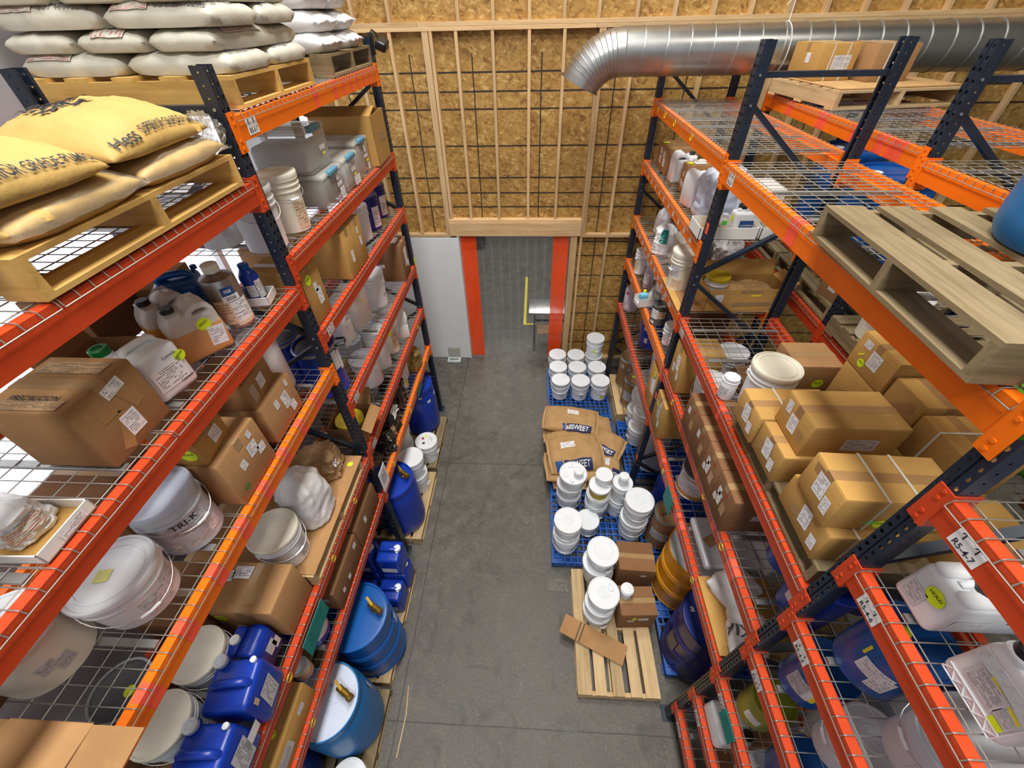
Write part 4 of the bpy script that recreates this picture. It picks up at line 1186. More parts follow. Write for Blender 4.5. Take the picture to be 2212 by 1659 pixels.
shelf(LX, yb[1], 1.38, 1, LD, W2_, 'black film sacks', 'orange_bright', rings=(-.36, -.02, .4), patch=((.16, .26, 'teal_print', .10, 0),))
shelf(LX, yb[0], 4.43, 1, LD, W1_, 'yellow pumice bags', tagtxt=None)
shelf(LX, yb[0], 3.78, 1, LD, W1_, 'amber jugs and printed carton')
shelf(LX, yb[0], 3.09, 1, LD, W1_, 'large grey pail and boxes', 'orange_bright', tape=[(-.42 + .1 * i, .07) for i in range(9)])
shelf(LX, yb[0], 1.98, 1, LD, W1_, 'white bag, pail and blue canisters', rings=(.33, .12, -.2))
shelf(LX, yb[0], 1.37, 1, LD, W1_, 'long flat cartons', rings=(-.26,))
# the teal hanging sign on the lower near beam
V1, V2, V0 = 'middle right bay', 'far right bay', 'near right bay'
shelf(RX, ry[2], 4.287, -1, RD, V2, 'empty top wire decks', 'orange_bright', rings=(.41, .27, .1, -.15), tagtxt=None, L=RB)
shelf(RX, ry[2], 3.646, -1, RD, V2, 'white jugs and lavender bag', 'orange_bright', tags=[(.44 - .085 * i, .05) for i in range(11)], L=RB)
shelf(RX, ry[2], 2.96, -1, RD, V2, 'white pail with wire bail', 'orange_bright', tags=[(.44 - .075 * i, .07) for i in range(12)], L=RB)
shelf(RX, ry[2], 2.34, -1, RD, V2, 'dark grey paint can', 'orange_bright', tags=[(.3, .05)], L=RB)
shelf(RX, ry[2], 1.593, -1, RD, V2, 'blue drum and lavender jug', L=RB)
shelf(RX, ry[1], 4.258, -1, RD, V1, 'grey wooden pallet', 'orange_bright', hb=.13, tape=[(.06, .10)], tagtxt='R5-2-7', tagend=1, L=RB)
shelf(RX, ry[1], 2.95, -1, RD, V1, 'stacked cartons on pallet', tagtxt='R5-2-5', tagend=1, tape=[(.02, .04)], L=RB)
shelf(RX, ry[1], 2.32, -1, RD, V1, 'row of four brown cartons', rings=(.33, -.1, -.27), tape=[(.20, .05), (.1, .05), (-.02, .05), (-.2, .06), (-.34, .12)], L=RB)
shelf(RX, ry[1], 1.63, -1, RD, V1, 'white fluffy bags', rings=(.2, -.25), tape=[(.24, .05), (-.02, .05), (-.06, .08)], patch=((.07, .22, 'teal', .17, 0),), L=RB)
NM = ['near white canisters', 'white canister with black cap', 'large royal blue pail', 'royal blue pail with white labels', 'olive green pail', 'small white canister', 'lowest wire deck']
for i, (zz, nm) in enumerate(zip((3.90, 3.367, 2.78, 2.21, 1.583, .99, .42), NM)):
    shelf(RX, ry[0], zz, -1, RD, V0, 'open space above the near canisters' if i == 0 else nm, tagtxt='R5-4-%d' % (7 - i), tagend=1)
decal(fl, 'tape_flag', 'lime', (0, .028, 2.70), (1, 0, 0), (0, 0, 1), .06, .16, .1, .004); decal(fr, 'tape_flag', 'lime', (0, .03, 2.90), (1, 0, 0), (0, 0, 1), .06, .16, .1, .004)
# second row of racking behind the right one
SX, SY = 2.42, [.43, 2.95, 5.34]
frame(SX, SY[0], 1.0, -1, 'navy upright of the rear right racking, near end')
frame(SX, SY[1], 1.0, -1, 'broad navy perforated upright of the rear right racking, right of the air duct seam')
frame(SX, SY[2], 1.0, -1, 'navy upright of the rear right racking, far end by the wall', 4.46)
s2 = [(SY[i] + SY[i + 1]) / 2 for i in (0, 1)]; LS = 2.3132
shelf(SX, s2[1], 4.40, -1, 1.0, 'rear right racking', 'pallet of strapped cartons', 'orange_bright', L=LS, tape=[(-.40, .16), (-.20, .12), (.02, .14), (-.33, .10), (.28, .1)])
shelf(SX, s2[0], 4.35, -1, 1.0, 'rear right racking', 'empty rear top bay', 'orange_bright')
shelf(SX, s2[1], 3.09, -1, 1.0, 'rear right racking', 'blue bins on pallets', L=LS)
shelf(SX, s2[0], 3.09, -1, 1.0, 'rear right racking', 'white pail on grey pallet')

# ------------------------------------------------------------------ goods: left racking, near bay
E_, T_ = 'E', 'T'
G1 = 'cartons stacked on the left racking'
# top level 4.43
Z = 4.442
wood_pallet(-2.04, 1.64, Z, 1.02, 1.17, 'golden wooden pallet under the yellow pumice bags', 0, 'golden', 'y', 5, 3, .142, .12)
Z += .143
gP = 'yellow pumice bags on the near left pallet'
for i, (yy, sd) in enumerate(((1.37, 3.1), (1.93, 4.7))):
    bag(-1.83, yy, Z, .62, .57, .115, ('film covered tan pumice bag on the pallet deck, under the nearer printed bag', 'film covered tan pumice bag on the pallet deck, under the farther printed bag')[i], 'pumice_paper', 0, sd, .016, gP, 'pumice_bag', seam=False, pw=3, wrap='clear_film')
bag(-2.33, 1.37, Z, .40, .57, .115, 'tan pumice bag at the back of the pallet, behind the nearer bags', 'pumice_paper', 0, 8.2, .012, gP, 'pumice_bag', seam=False)
bag(-2.33, 1.93, Z, .40, .57, .115, 'tan pumice bag at the back of the pallet, behind the farther bags', 'pumice_paper', 0, 9.4, .012, gP, 'pumice_bag', seam=False)
bag(-1.81, 1.245, Z + .105, .66, .56, .165, 'nearer yellow paper bag with black lettering, cut by the photo left edge', 'pumice_paper', 86, 2.3, .022, gP, 'pumice_bag',
    texts=(('SUPERIOR GRADE PUMICE', .28, -.915, .031, 'ink', 0, 1.12), ('Hess', -.66, -.915, .043, 'ink', 0, 1.5), ('Hess', .1, .05, .15, 'ink', 185, .9), ('SUPERIOR', -.2, .4, .08, 'ink', 185, .9)), seam=False, pw=2.2, sl=.10)
bag(-1.83, 1.885, Z + .105, .64, .58, .17, 'farther yellow paper bag with black lettering along its front, beside the navy upright', 'pumice_paper', 92, 5.9, .022, gP, 'pumice_bag',
    texts=(('SUPERIOR GRADE PUMICE', .28, -.915, .030, 'ink', 0, 1.12), ('Hess', -.64, -.915, .043, 'ink', 0, 1.5), ('Hess', -.28, .0, .12, 'ink', 175, .9), ('SUPERIOR', -.1, .3, .075, 'ink', 175, .9), ('PUMICE', -.1, .55, .07, 'ink', 175, .9), ('CERTIFIED', .45, .42, .03, 'ink', 175, .9)), seam=False, pw=2.2, sl=.10)
upright_bag(-1.60, 2.215, Z + .02, .06, .045, .16, 'bunched end of clear stretch film tied off beside the navy upright', 'clear_film', 2.2, 0, .4, .03, None, 'stretch_film', None, .5, 'plastic film')
# level 3.78
Z = 3.79
carton(-1.785, 1.045, Z, .325, .31, .305, 'big brown carton printed PRECAUCION under shiny tape, nearest on the upper left shelf', 0, 'cardboard', 'x', (
    ('E', .02, -.18, .075, .10, 'label', 0), ('E', .10, .34, .09, .05, 'label_big', 8), ('E', -.12, .12, .09, .05, 'tape_brown', 0), ('E', .2, .12, .05, .12, 'tape_brown', 20), ('E', -.1, -.2, .16, .05, 'tape_brown', 60),
    ('T', .0, -.27, .9, .034, 'txt:PRECAUCION'), ('T', 0, -.38, .26, .05, 'print_kraft'), ('T', 0, .28, .26, .07, 'print_kraft'), ('T', -.5, -.42, .06, .05, 'lime')), group=G1)
tray(-2.03, 1.43, Z, .34, .30, .13, 'open brown carton with its pale inner flap raised, behind the printed carton', 4, flapout=(('W', .12, 70),))
tray(-1.70, .61, Z, .26, .21, .052, 'flat cardboard tray holding a white powder bag, left edge of the upper left shelf', 2, 'cardboard_tan', 'board_white', labs=(('E', .1, 0, .10, .035, 'label_big'), ('E', .12, 0, .09, .012, 'mask_blue')))
upright_bag(-1.745, .615, Z + .006, .085, .075, .15, 'crinkled white powder bag with red printing, standing in the flat cardboard tray', 'white_plastic', 3.3, 0, .5, .016, None, 'powder_bag', ((-20, .22, .62, .11, 'sack_print'),), .72, 'bag')
jerry(-1.735, 1.35, Z, .19, .20, .265, 'white canister with green cap and lime sticker, between the printed carton and amber jugs', 'white_plastic', -14, 'green_plastic', (-.75, -.75), None,
      (('E', -.02, -.05, .15, .11, 'label', 0), ('E', .38, .18, .055, .055, 'hold', 20), ('E', .18, .30, .8, .02, 'txt:Cosmedia', 0), ('E', .25, -.28, .8, .02, 'txt:Cosmedia', 0)), False)
jug(-1.725, 1.645, Z, 'front amber liquid jug with black cap and HOLD sticker', .235, .15, .29, 55, 'jug_clear', 'black_plastic', 'amber jugs on the upper left shelf', 'amber', (('S', .28, -.17, .075, .105, 'label', -8),), 'jug', (.035, .175))
jug(-1.885, 1.70, Z, 'rear amber liquid jug with black cap, standing behind the front one', .225, .14, .30, 62, 'jug_clear', 'black_plastic', 'amber jugs on the upper left shelf', 'amber_dark')
t = bottle(-1.695, 1.91, Z, .086, .36, 'aluminium bottle with white cap and FEB 2026 sticker', 'steel', 'cream_plastic', None, ((-18, .11, .12, .46, 'label'), (-76, .08, .10, .5, 'label_form'), (-18, .11, .06, .12, 'label_cream')), 0, .74, .42)
cyl_decal(t, 'date_sticker', 'label_blue', .086, .086, .205, .25, -38, .062, .003, 'FEB', .024, 'ink_white')
cyl_decal(t, 'date_sticker', 'paper', .086, .086, .17, .205, -36, .085, .0035, '2026', .026, 'ink')
decal(t, 'sticker', 'green_tag', (.03, -.03, .295), (.5, -.5, .75), (0, 0, 1), .02, .02)
bottle(-1.70, 2.15, Z + .006, .052, .235, 'royal blue plastic bottle standing in a white cardboard tray', 'blue_plastic', 'royal_blue', None, ((-70, .05, .18, .5, 'label'), (-10, .05, .12, .6, 'label')), 0, .66, .5)
tray(-1.72, 2.135, Z, .22, .15, .055, 'small white tray around the royal blue bottle beside the navy upright', 12, 'cardboard_tan', 'board_white')
jerry(-1.95, 1.93, Z, .22, .22, .29, 'blue canister half hidden behind the aluminium bottle', 'royal_blue', 30, 'royal_blue', (-.7, .7))
carton(-2.30, 2.07, Z, .36, .34, .20, 'grey topped carton at the back of the upper left shelf, behind the blue bottle', 5, 'cardboard', 'x')
carton(-2.36, 1.75, Z, .30, .30, .30, 'tall brown carton at the back of the upper left shelf, behind the amber jugs', -2, 'cardboard_dark')
# level 3.09
Z = 3.10
pail(-1.765, .985, Z, .150, .36, 'tall grey metal pail with printed label and black grip, below the printed carton', None, 'grey_plastic', 'pale_blue', 82, 1, True, 'plain', None,
     ((-32, .20, .34, .74, 'label_grey', 'TRI-K', .050, 'ink', .66), (-30, .12, .12, .26, 'label_grey'), (5, .06, .14, .34, 'label'), (-75, .05, .1, .3, 'label_big')), 1.05, 'steel', .93)
pail(-1.795, .655, Z, .168, .255, 'short wide white pail with a yellow note on its lid, front left shelf', None, 'white_plastic', 'white_plastic', 60, 2, True, 'ridge', None, ((-15, .12, .10, .55, 'label_grey'), (22, .09, .22, .62, 'label_grey')), .9)
decal(None, 'sticky_note', 'note', (-1.81, .64, Z + .251), (0, 0, 1), (0, 1, 0), .06, .055, .2)
tag(bpy.data.objects['sticky_note'], 'lime yellow sticky note lying on the lid of the short wide pail', 'note')
pail(-2.01, .40, Z, .165, .30, 'unlabelled dull white pail at the left edge of the photo, below the sack tray', None, 'cream_plastic', 'white_plastic', 60, 0, False, 'plain', None, ((-10, .06, .22, .45, 'label_grey'), (-25, .06, .35, .55, 'label_grey')), 1, 'galv', .9)
carton(-1.72, 1.315, Z, .31, .35, .335, 'brown carton with white labels and a smaller box on top, beside the tall grey pail', 0, 'cardboard', 'x', (
    ('E', .25, .36, .035, .05, 'label', 8), ('E', .18, .1, .075, .085, 'label_big', -4), ('E', .33, -.06, .06, .06, 'label', -4), ('E', -.12, .05, .045, .06, 'label', 8), ('T', -.3, -.3, .08, .08, 'hold', 10), ('E', -.3, -.3, .9, .045, 'txt:RB', 0, 'green_plastic')), group=G1)
carton(-1.735, 1.265, Z + .336, .22, .235, .155, 'small tan carton with HOLD sticker on top of the labelled carton', 6, 'cardboard_tan', 'x', (('E', .12, .0, .075, .08, 'label', 4), ('S', .25, .02, .08, .08, 'hold', 0)), group=G1)
carton(-1.745, 1.755, Z, .32, .35, .285, 'brown carton with three white labels, next to the navy upright', 0, 'cardboard', 'y', (
    ('E', -.12, .22, .04, .065, 'label', 6), ('E', .14, .08, .07, .115, 'label_big', 6), ('E', .26, -.22, .055, .07, 'label', 8), ('E', .32, .38, .03, .05, 'label', 4)), group=G1)
carton(-1.78, 1.72, Z + .286, .30, .30, .19, 'darker carton stacked on the three label carton', 7, 'cardboard', 'y', (('E', .05, -.02, .075, .085, 'label', 0), ('E', -.3, -.1, .06, .12, 'tape_clear')), group=G1)
m = MB(); m.lathe([(0, 0), (.105, 0), (.11, .01), (.11, .44), (.10, .455), (0, .455)], 32)
tag(m.build('plastic_roll', 'white_bag', None, True, (-1.83, 2.10, Z)), 'tall white wrapped roll standing beside the navy upright', 'roll')
tray(-1.65, .03, Z, .32, .29, .20, 'open cardboard box with spread flaps filling the bottom left corner', 0, 'cardboard', flapout=(('E', .19, 2), ('N', .13, 176), ('W', .22, 8)), labs=())
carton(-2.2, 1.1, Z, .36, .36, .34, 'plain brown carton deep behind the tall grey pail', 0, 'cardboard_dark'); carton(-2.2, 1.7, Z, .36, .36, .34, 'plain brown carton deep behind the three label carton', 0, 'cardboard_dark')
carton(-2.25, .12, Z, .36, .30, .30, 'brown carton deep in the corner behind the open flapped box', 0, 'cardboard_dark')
# level 1.98
Z = 1.99
wood_pallet(-2.05, 1.67, Z, 1.02, 1.05, 'wooden pallet topped with cardboard, under the white bag and lidded pail', 0, 'pallet', 'y', 7, 3, .130)
m = MB(); N = 18; vs = []; X0, X1, Y0, Y1 = -2.5, -1.53, 1.16, 2.22
for i in range(N + 1):
    for j in range(N + 1):
        vs.append((X0 + (X1 - X0) * i / N, Y0 + (Y1 - Y0) * j / N, Z + .139 + .004 * noise.noise(Vector((i * .5, j * .5, 1))) + (.010 * noise.noise(Vector((j * .6, 2, 3))) if i == N else 0)))
nn = len(vs); vs += [(a, b, c - .007) for a, b, c in vs]; q = N + 1
fs = [(i * q + j, (i + 1) * q + j, (i + 1) * q + j + 1, i * q + j + 1) for i in range(N) for j in range(N)]; fs += [tuple(nn + k for k in f[::-1]) for f in fs]
fs += [(N * q + j, nn + N * q + j, nn + N * q + j + 1, N * q + j + 1) for j in range(N)] + [(i * q, nn + i * q, nn + (i + 1) * q, (i + 1) * q) for i in range(N)]
m.add(vs, fs); o = tag(m.build('cardboard_sheet', 'cardboard', None), 'wavy cardboard sheet spread over the pallet under the white bag', 'cardboard')
decal(o, 'sticker', 'lime', (-1.60, 2.12, Z + .145), (0, 0, 1), (0, 1, 0), .05, .05, 0, .001, 'round')
Z2 = Z + .146
upright_bag(-1.72, 1.645, Z2, .15, .165, .54, 'white crumpled sack with gathered neck, standing on the cardboard covered pallet', 'white_bag', 1.7, 0, .20, .014, None, 'sack', None, .74)
upright_bag(-1.78, 2.05, Z2, .145, .14, .31, 'brown crumpled paper bag with folded mouth, beside the white sack', 'kraft_dark', 4.1, 20, .45, .026, None, 'paper_bag', ((-15, .45, .68, .07, 'label'), (10, .2, .36, .04, 'label'), (-60, .35, .6, .1, 'print_kraft')), .7, 'bag')
pail(-1.78, 1.315, Z2, .165, .335, 'white pail with ringed lid and hanging bail on the cardboard covered pallet', None, 'white_plastic', 'cream_plastic', 70, 2, True, 'rings', None, ((0, .09, .1, .6, 'label_grey'),), .8, 'white_plastic')
carton(-1.79, .97, Z, .42, .31, .39, 'brown carton with shipping label on top and lime sticker, front of the second left shelf', 0, 'cardboard', 'y', (
    ('T', -.22, .28, .12, .08, 'label_big'), ('S', -.2, -.16, .06, .05, 'label'), ('S', -.1, -.3, .06, .05, 'label_grey'), ('S', -.38, .22, .08, .08, 'hold', 180), ('S', .05, .25, .10, .09, 'tape_brown'), ('T', .12, -.2, .10, .09, 'tape_clear'), ('T', -.45, .2, .09, .07, 'label')), group=G1)
jug(-1.745, .70, Z, 'small navy blue jug with white screw cap, in front of the shipping carton', .23, .175, .285, 0, 'blue_plastic', 'white_plastic', None, None, (('E', .05, -.02, .075, .10, 'label', 0), ('E', .28, -.14, .05, .09, 'paper', 0)), 'canister')
gB = 'blue square canisters on the second left shelf'
jerry(-1.655, .465, Z, .27, .27, .38, 'large blue canister with torn label and grey cap, corner to the aisle', 'blue_plastic', 8, 'grey_plastic', (-.55, .72), gB, (('E', .0, -.05, .18, .115, 'label_grey', 82), ('E', -.28, .28, .03, .06, 'label_form', 0)), True)
jerry(-1.655, .17, Z, .27, .27, .38, 'large blue canister in the foreground with taped papers', 'blue_plastic', 4, 'grey_plastic', (-.55, .72), gB, (('E', .05, -.05, .20, .12, 'label_grey', 80), ('E', .38, -.1, .08, .12, 'paper', 80), ('E', -.3, .2, .07, .04, 'label')), True)
pail(-1.965, .61, Z, .15, .32, 'white ribbed lid pail behind the small navy canister', None, 'white_plastic', 'cream_plastic', 80, 3, True, 'plain')
pail(-1.965, .285, Z, .150, .32, 'white ribbed lid pail behind the foreground blue canister', None, 'white_plastic', 'cream_plastic', 80, 3, True, 'plain')
fiber_drum(-2.30, .42, Z, .16, .30, 'low grey drum deep behind the white ribbed pails', 0, (), False, (.05, 0), 'dark_grey')
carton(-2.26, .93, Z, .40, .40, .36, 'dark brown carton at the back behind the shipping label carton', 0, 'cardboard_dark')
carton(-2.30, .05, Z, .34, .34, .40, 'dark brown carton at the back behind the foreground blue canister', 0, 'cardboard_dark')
# level 1.37
Z = 1.38
carton(-1.70, 1.44, Z, .30, .52, .305, 'long brown carton with barcode label, lower left shelf, nearer of the pair', 0, 'cardboard_dark', 'y', (
    ('E', .36, .25, .05, .06, 'label', 0), ('E', -.05, -.15, .04, .055, 'label', 0), ('E', -.28, -.1, .035, .05, 'label', 0), ('T', .0, -.25, .12, .12, 'label_big'), ('S', .1, .1, .10, .06, 'label_grey')), group=G1)
carton(-1.70, 1.97, Z, .30, .52, .305, 'long brown carton with lime dot on its label, lower left shelf, farther of the pair', 0, 'cardboard_dark', 'y', (
    ('T', .12, -.30, .10, .15, 'label_big'), ('T', .16, -.16, .05, .05, 'hold', 0), ('E', -.12, .1, .045, .08, 'label', 0)), group=G1)
pail(-1.735, 1.0, Z, .145, .30, 'blue pail with wrapped white label behind the teal hanging sign', None, 'blue_plastic', 'blue_plastic', 60, 0, False, 'plain', None, ((0, .19, .28, .74, 'label'), (38, .06, .18, .5, 'label_grey')))
bottle(-1.69, .735, Z, .062, .17, 'small white jar with grey lid on the lower left shelf', 'cream_plastic', 'grey_plastic', None, ((0, .08, .1, .5, 'label_form'),), 0, .74, .86, 'jar', 'jar')
carton(-1.66, .32, Z, .19, .60, .255, 'long narrow carton with shiny tape and lime sticker, lowest left shelf at the bottom edge', 0, 'cardboard_tan', 'y', (
    ('E', .28, .12, .06, .07, 'label', 80), ('E', -.25, .0, .30, .12, 'label_grey'), ('T', .05, .02, .055, .055, 'hold', 20), ('T', .0, -.4, .14, .15, 'label')), group=G1)
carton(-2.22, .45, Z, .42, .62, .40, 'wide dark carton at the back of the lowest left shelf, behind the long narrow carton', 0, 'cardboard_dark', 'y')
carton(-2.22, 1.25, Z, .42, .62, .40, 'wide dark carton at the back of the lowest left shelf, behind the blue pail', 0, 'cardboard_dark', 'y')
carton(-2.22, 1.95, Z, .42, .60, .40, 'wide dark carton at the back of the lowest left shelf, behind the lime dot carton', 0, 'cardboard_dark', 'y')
t = thing('hanging_sign', 'teal card sign hung from the lower beam in front of the blue pail', 'sign', (-1.505, .905, 1.865))
m = MB(); m.box(-.002, .002, -.155, .155, -.095, .095); m.build('card', 'teal', t)
decal(t, 'printed_text', 'teal_print', (.002, 0, 0), (1, 0, 0), (0, 0, 1), .28, .13)
t = thing('hanging_tag', 'white paper sleeve hung on the lower beam beside the navy upright', 'sign', (-1.50, 2.38, 1.56), 0)
m = MB(); m.box(-.002, .002, -.085, .085, -.15, .15); m.build('sleeve', 'paper', t)
decal(t, 'printed_text', 'label_grey', (.002, 0, .02), (1, 0, 0), (0, 0, 1), .12, .17)

# ------------------------------------------------------------------ goods: left racking, far bay
Z = 4.732
wood_pallet(-2.12, 2.98, Z, 1.14, .97, 'golden wooden pallet under the white LOT sacks', 0, 'golden', 'y', 5, 3, .142, .12)
Z += .143; gW = 'white sacks printed LOT on the top pallet'
nth = ('bottom', 'second', 'third', 'fourth', 'top')
nth = ('bottom', 'second', 'third', 'fourth', 'fifth', 'top')
for L in range(6):
    zz = Z + L * .092
    if L % 2 == 0:
        spots = [(-1.82, 2.76, 'x'), (-1.82, 3.23, 'x'), (-2.40, 2.76, 'x'), (-2.40, 3.23, 'x')]
        nm = ('front near', 'front far', 'rear near', 'rear far')
    else:
        spots = [(-1.75, 2.99, 'y'), (-2.12, 2.99, 'y'), (-2.5, 2.99, 'y')]; nm = ('front', 'middle', 'rear')
    for (sx, sy, ax), q in zip(spots, nm):
        w, d = (.565, .465) if ax == 'x' else (.95, .365)
        tx = []; pn = []
        if ax == 'x':
            if q.endswith('near'):
                if L == 0: pn = [(-.85, .1, -.96, -.70, 'sack_print')] if q.startswith('rear') else [(-.4, .3, -.94, -.8, 'yellow_tag')] if False else []
                if L == 2: tx = [('LOT WW6295', .45, -.86, .05, 'dark_grey', 0, .8)]; pn = [(-.85, -.1, -.96, -.75, 'sack_print')]
                if L == 4: tx = [('LOT WW6295', .2, -.86, .055, 'dark_grey', 0, .9)]
            if q.startswith('front'): tx.append(('LOT WW6295', .86, -.3, .042, 'dark_grey', 90, .7))
            bag(sx, sy, zz, w, d, .098, 'white sack printed LOT in the %s layer of the top left pallet, %s corner' % (nth[L], q), 'white_sack', 0, 1.3 * L + sx + sy, .013, gW, 'sack', tx, pn, 26, 20, 6, seam=False)
        else:
            if q == 'front': tx = [('LOT WW6295', .5, -.84, .045, 'dark_grey', 0, .8)]; pn = [(-.75, .0, -.96, -.72, 'sack_print')]
            if q == 'middle': pn = [(-.98, -.86, -.5, .5, 'sack_print')]
            bag(sx, sy, zz, w, d, .098, 'white sack in the %s layer of the top left pallet, %s of the row' % (nth[L], q), 'white_sack', 90, 2.1 * L + sx + sy, .013, gW, 'sack', tx, pn, 26, 20, 6, seam=False)
Z = 4.732
wood_pallet(-2.05, 4.32, Z, 1.0, 1.0, 'worn grey wooden pallet under the plain white bags, far left top level', 0, 'grey_wood', 'y', 5, 3, .14, .12)
Z += .141; gV = 'plain white bags on the far top pallet'
for L, (row, zz) in enumerate((((4.05, 4.55), Z), ((4.08, 4.52), Z + .12), ((4.1, 4.5), Z + .25), ((4.1, 4.5), Z + .38))):
    for i, yy in enumerate(row):
        bag(-1.82 - .03 * L, yy, zz, .50, .41, .130, 'plain glossy white bag in the %s layer of the far pallet, %s side' % (nth[L], ('nearer', 'farther')[i]), 'white_bag', 4 * (i * 2 - 1), 7.7 + L * 2 + i, .024, gV, 'sack', (), (), 26, 20, 3)
t = thing('clamp_light', 'black clamp light fixed to the top of the far left upright', 'lamp', (-1.53, 4.90, 4.90))
obj('head', rbox_mesh(.10, .13, .075, .018, 'black_plastic', 3), t, (.07, -.02, -.06), (.3, .4, 0)); m = MB(); m.box(-.03, .012, -.05, -.02, -.10, .06); m.tube([(-.01, -.03, .05), (.0, .0, .075), (.03, .02, .05), (.05, 0, 0)], .008, 6); m.build('bracket', 'black_plastic', t)
# totes 3.965
Z = 3.975; gT = 'clear storage totes with blue latches'
tl = (('E', .05, .22, .04, .055, 'label', 0), ('E', .1, -.05, .085, .03, 'label_big', 0), ('E', .18, -.3, .09, .13, 'label', 0))
tote(-1.80, 3.335, Z, .50, .385, .245, 'lower of two stacked clear totes holding dark goods', gT, 'dark_grey', (('E', .12, .25, .05, .05, 'label', 0), ('E', .16, .02, .09, .03, 'label_big', 0), ('E', .22, -.28, .09, .085, 'label', 0)))
tote(-1.845, 3.325, Z + .248, .50, .385, .285, 'upper of two stacked clear totes, cloudy and tall', gT, 'grey_plastic', (('E', .12, .0, .09, .03, 'label_big', 0), ('E', .14, -.14, .05, .016, 'yellow_tag', 0)))
tote(-1.78, 3.735, Z, .46, .36, .25, 'clear tote with white goods right of the stacked pair', gT, 'white_plastic', (('E', .0, .08, .09, .03, 'label_big', 0), ('E', .05, -.1, .05, .018, 'yellow_tag', 0), ('E', .12, -.3, .13, .07, 'label', 0)))
tote(-1.82, 4.13, Z, .48, .36, .285, 'farthest clear tote beside the tall open carton', gT, 'cloudy_plastic', (('E', .1, .2, .05, .055, 'label', 0), ('E', .1, .0, .09, .025, 'label_big', 0), ('E', .18, -.15, .06, .02, 'yellow_tag', 0), ('E', .2, -.32, .05, .055, 'label', 0)))
tray(-1.82, 4.555, Z, .58, .45, .42, 'tall tan carton with open flaps at the far end of the tote shelf', 2, 'cardboard_tan', flapout=(('S', .2, 165), ('W', .2, 20)), labs=(('E', .1, 0, .2, .08, 'print_kraft', 0),))
pail(-1.70, 2.815, Z, .125, .37, 'cream pail with printed recycling mark and yellow streak, behind the navy upright', None, 'cream_plastic', 'cream_plastic', 60, 3, True, 'plain', None, ((-18, .09, .06, .52, 'label_form'),), .6)
pail(-1.74, 2.515, Z, .138, .37, 'white ribbed pail partly hidden by the navy upright, under the pumice pallet', None, 'white_plastic', 'white_plastic', 60, 2, True, 'plain', None, ((-40, .06, .35, .6, 'label_grey'),), 1.0)
pail(-2.07, 2.56, Z, .135, .34, 'white pail with blue grey sheen left of the upright hidden pail', None, 'white_plastic', 'white_plastic', 60, 1, True, 'plain', None, ((-40, .06, .35, .6, 'label_grey'),), 1.0)
pail(-2.35, 2.60, Z, .135, .34, 'third white pail at the back left, only its side showing under the big orange beam', None, 'white_plastic', 'white_plastic', 60, 1, True)
# 3.387
Z = 3.397
carton(-1.735, 3.245, Z, .37, .215, .40, 'tall tan carton, nearer of the twin pair', 0, 'cardboard_tan', 'x', (('E', .05, -.1, .05, .10, 'label', 0),), group=G1)
carton(-1.735, 3.47, Z, .37, .215, .40, 'tall tan carton with two labels, farther of the twin pair', 0, 'cardboard_tan', 'x', (('E', .0, .25, .035, .06, 'label', 0), ('E', .1, .0, .045, .08, 'label', 0), ('E', -.2, -.3, .02, .02, 'tape_brown', 0)), group=G1)
carton(-1.75, 2.545, Z, .36, .285, .425, 'tan carton with round HOLD sticker and two labels, against the navy upright', 0, 'cardboard_tan', 'x', (('E', -.12, .28, .075, .075, 'hold', 5), ('E', .1, .08, .05, .07, 'label', 0), ('E', .18, -.1, .07, .12, 'label', 0)), group=G1)
pail(-1.72, 4.0, Z, .09, .33, 'slim white pail between the twin cartons and the dark blue pails', None, 'white_plastic', 'white_plastic', 80, 2, False)
gD = 'dark blue pails on the far left shelf'
pail(-1.725, 4.27, Z, .115, .34, 'nearer dark blue pail with a red label edge', gD, 'deep_blue', 'deep_blue', 80, 2, False, 'plain', None, ((-25, .10, .1, .7, 'label'), (10, .05, .3, .5, 'fluor_tape')))
pail(-1.75, 4.60, Z, .115, .34, 'farther dark blue pail with large white label', gD, 'deep_blue', 'deep_blue', 80, 2, False, 'plain', None, ((-10, .15, .1, .72, 'label'),))
carton(-2.2, 3.3, Z, .4, .5, .3, 'pale carton at the back behind the twin tan cartons', 0, 'cardboard')
# 2.667
Z = 2.677
carton(-1.705, 4.575, Z, .32, .30, .44, 'brown carton with a taped paper on its top, far end of the left racking', 2, 'cardboard_dark', 'x', (('E', .08, .05, .10, .22, 'label', 0), ('E', .3, -.2, .05, .08, 'label', 0), ('T', -.1, .05, .26, .16, 'label_big', 0), ('S', -.3, -.05, .07, .04, 'label', 0), ('T', -.15, -.2, .05, .03, 'lime', 0)), group=G1)
pail(-1.755, 3.93, Z, .14, .385, 'white ribbed pail with lime sticker, between white carton and taped carton', None, 'white_plastic', 'white_plastic', 80, 3, False, 'plain', 2.0, ((-10, .05, .3, .4, 'label_grey'),))
carton(-1.87, 3.55, Z, .25, .355, .36, 'scuffed white carton beside the white ribbed pail', 0, 'board_white', 'y', (('E', .05, .2, .025, .07, 'yellow_tag', 20),), False, G1)
jug(-1.86, 3.20, Z, 'white jug beside the white carton, over the blue clamp drum', .20, .16, .30, 80, 'white_plastic', 'white_plastic', None, None, (('S', 0, .1, .07, .07, 'label'),))
bag(-1.95, 4.24, Z, .3, .26, .12, 'low grey paper bundle behind the white ribbed pail', 'board_white', 0, 3.2, .015)
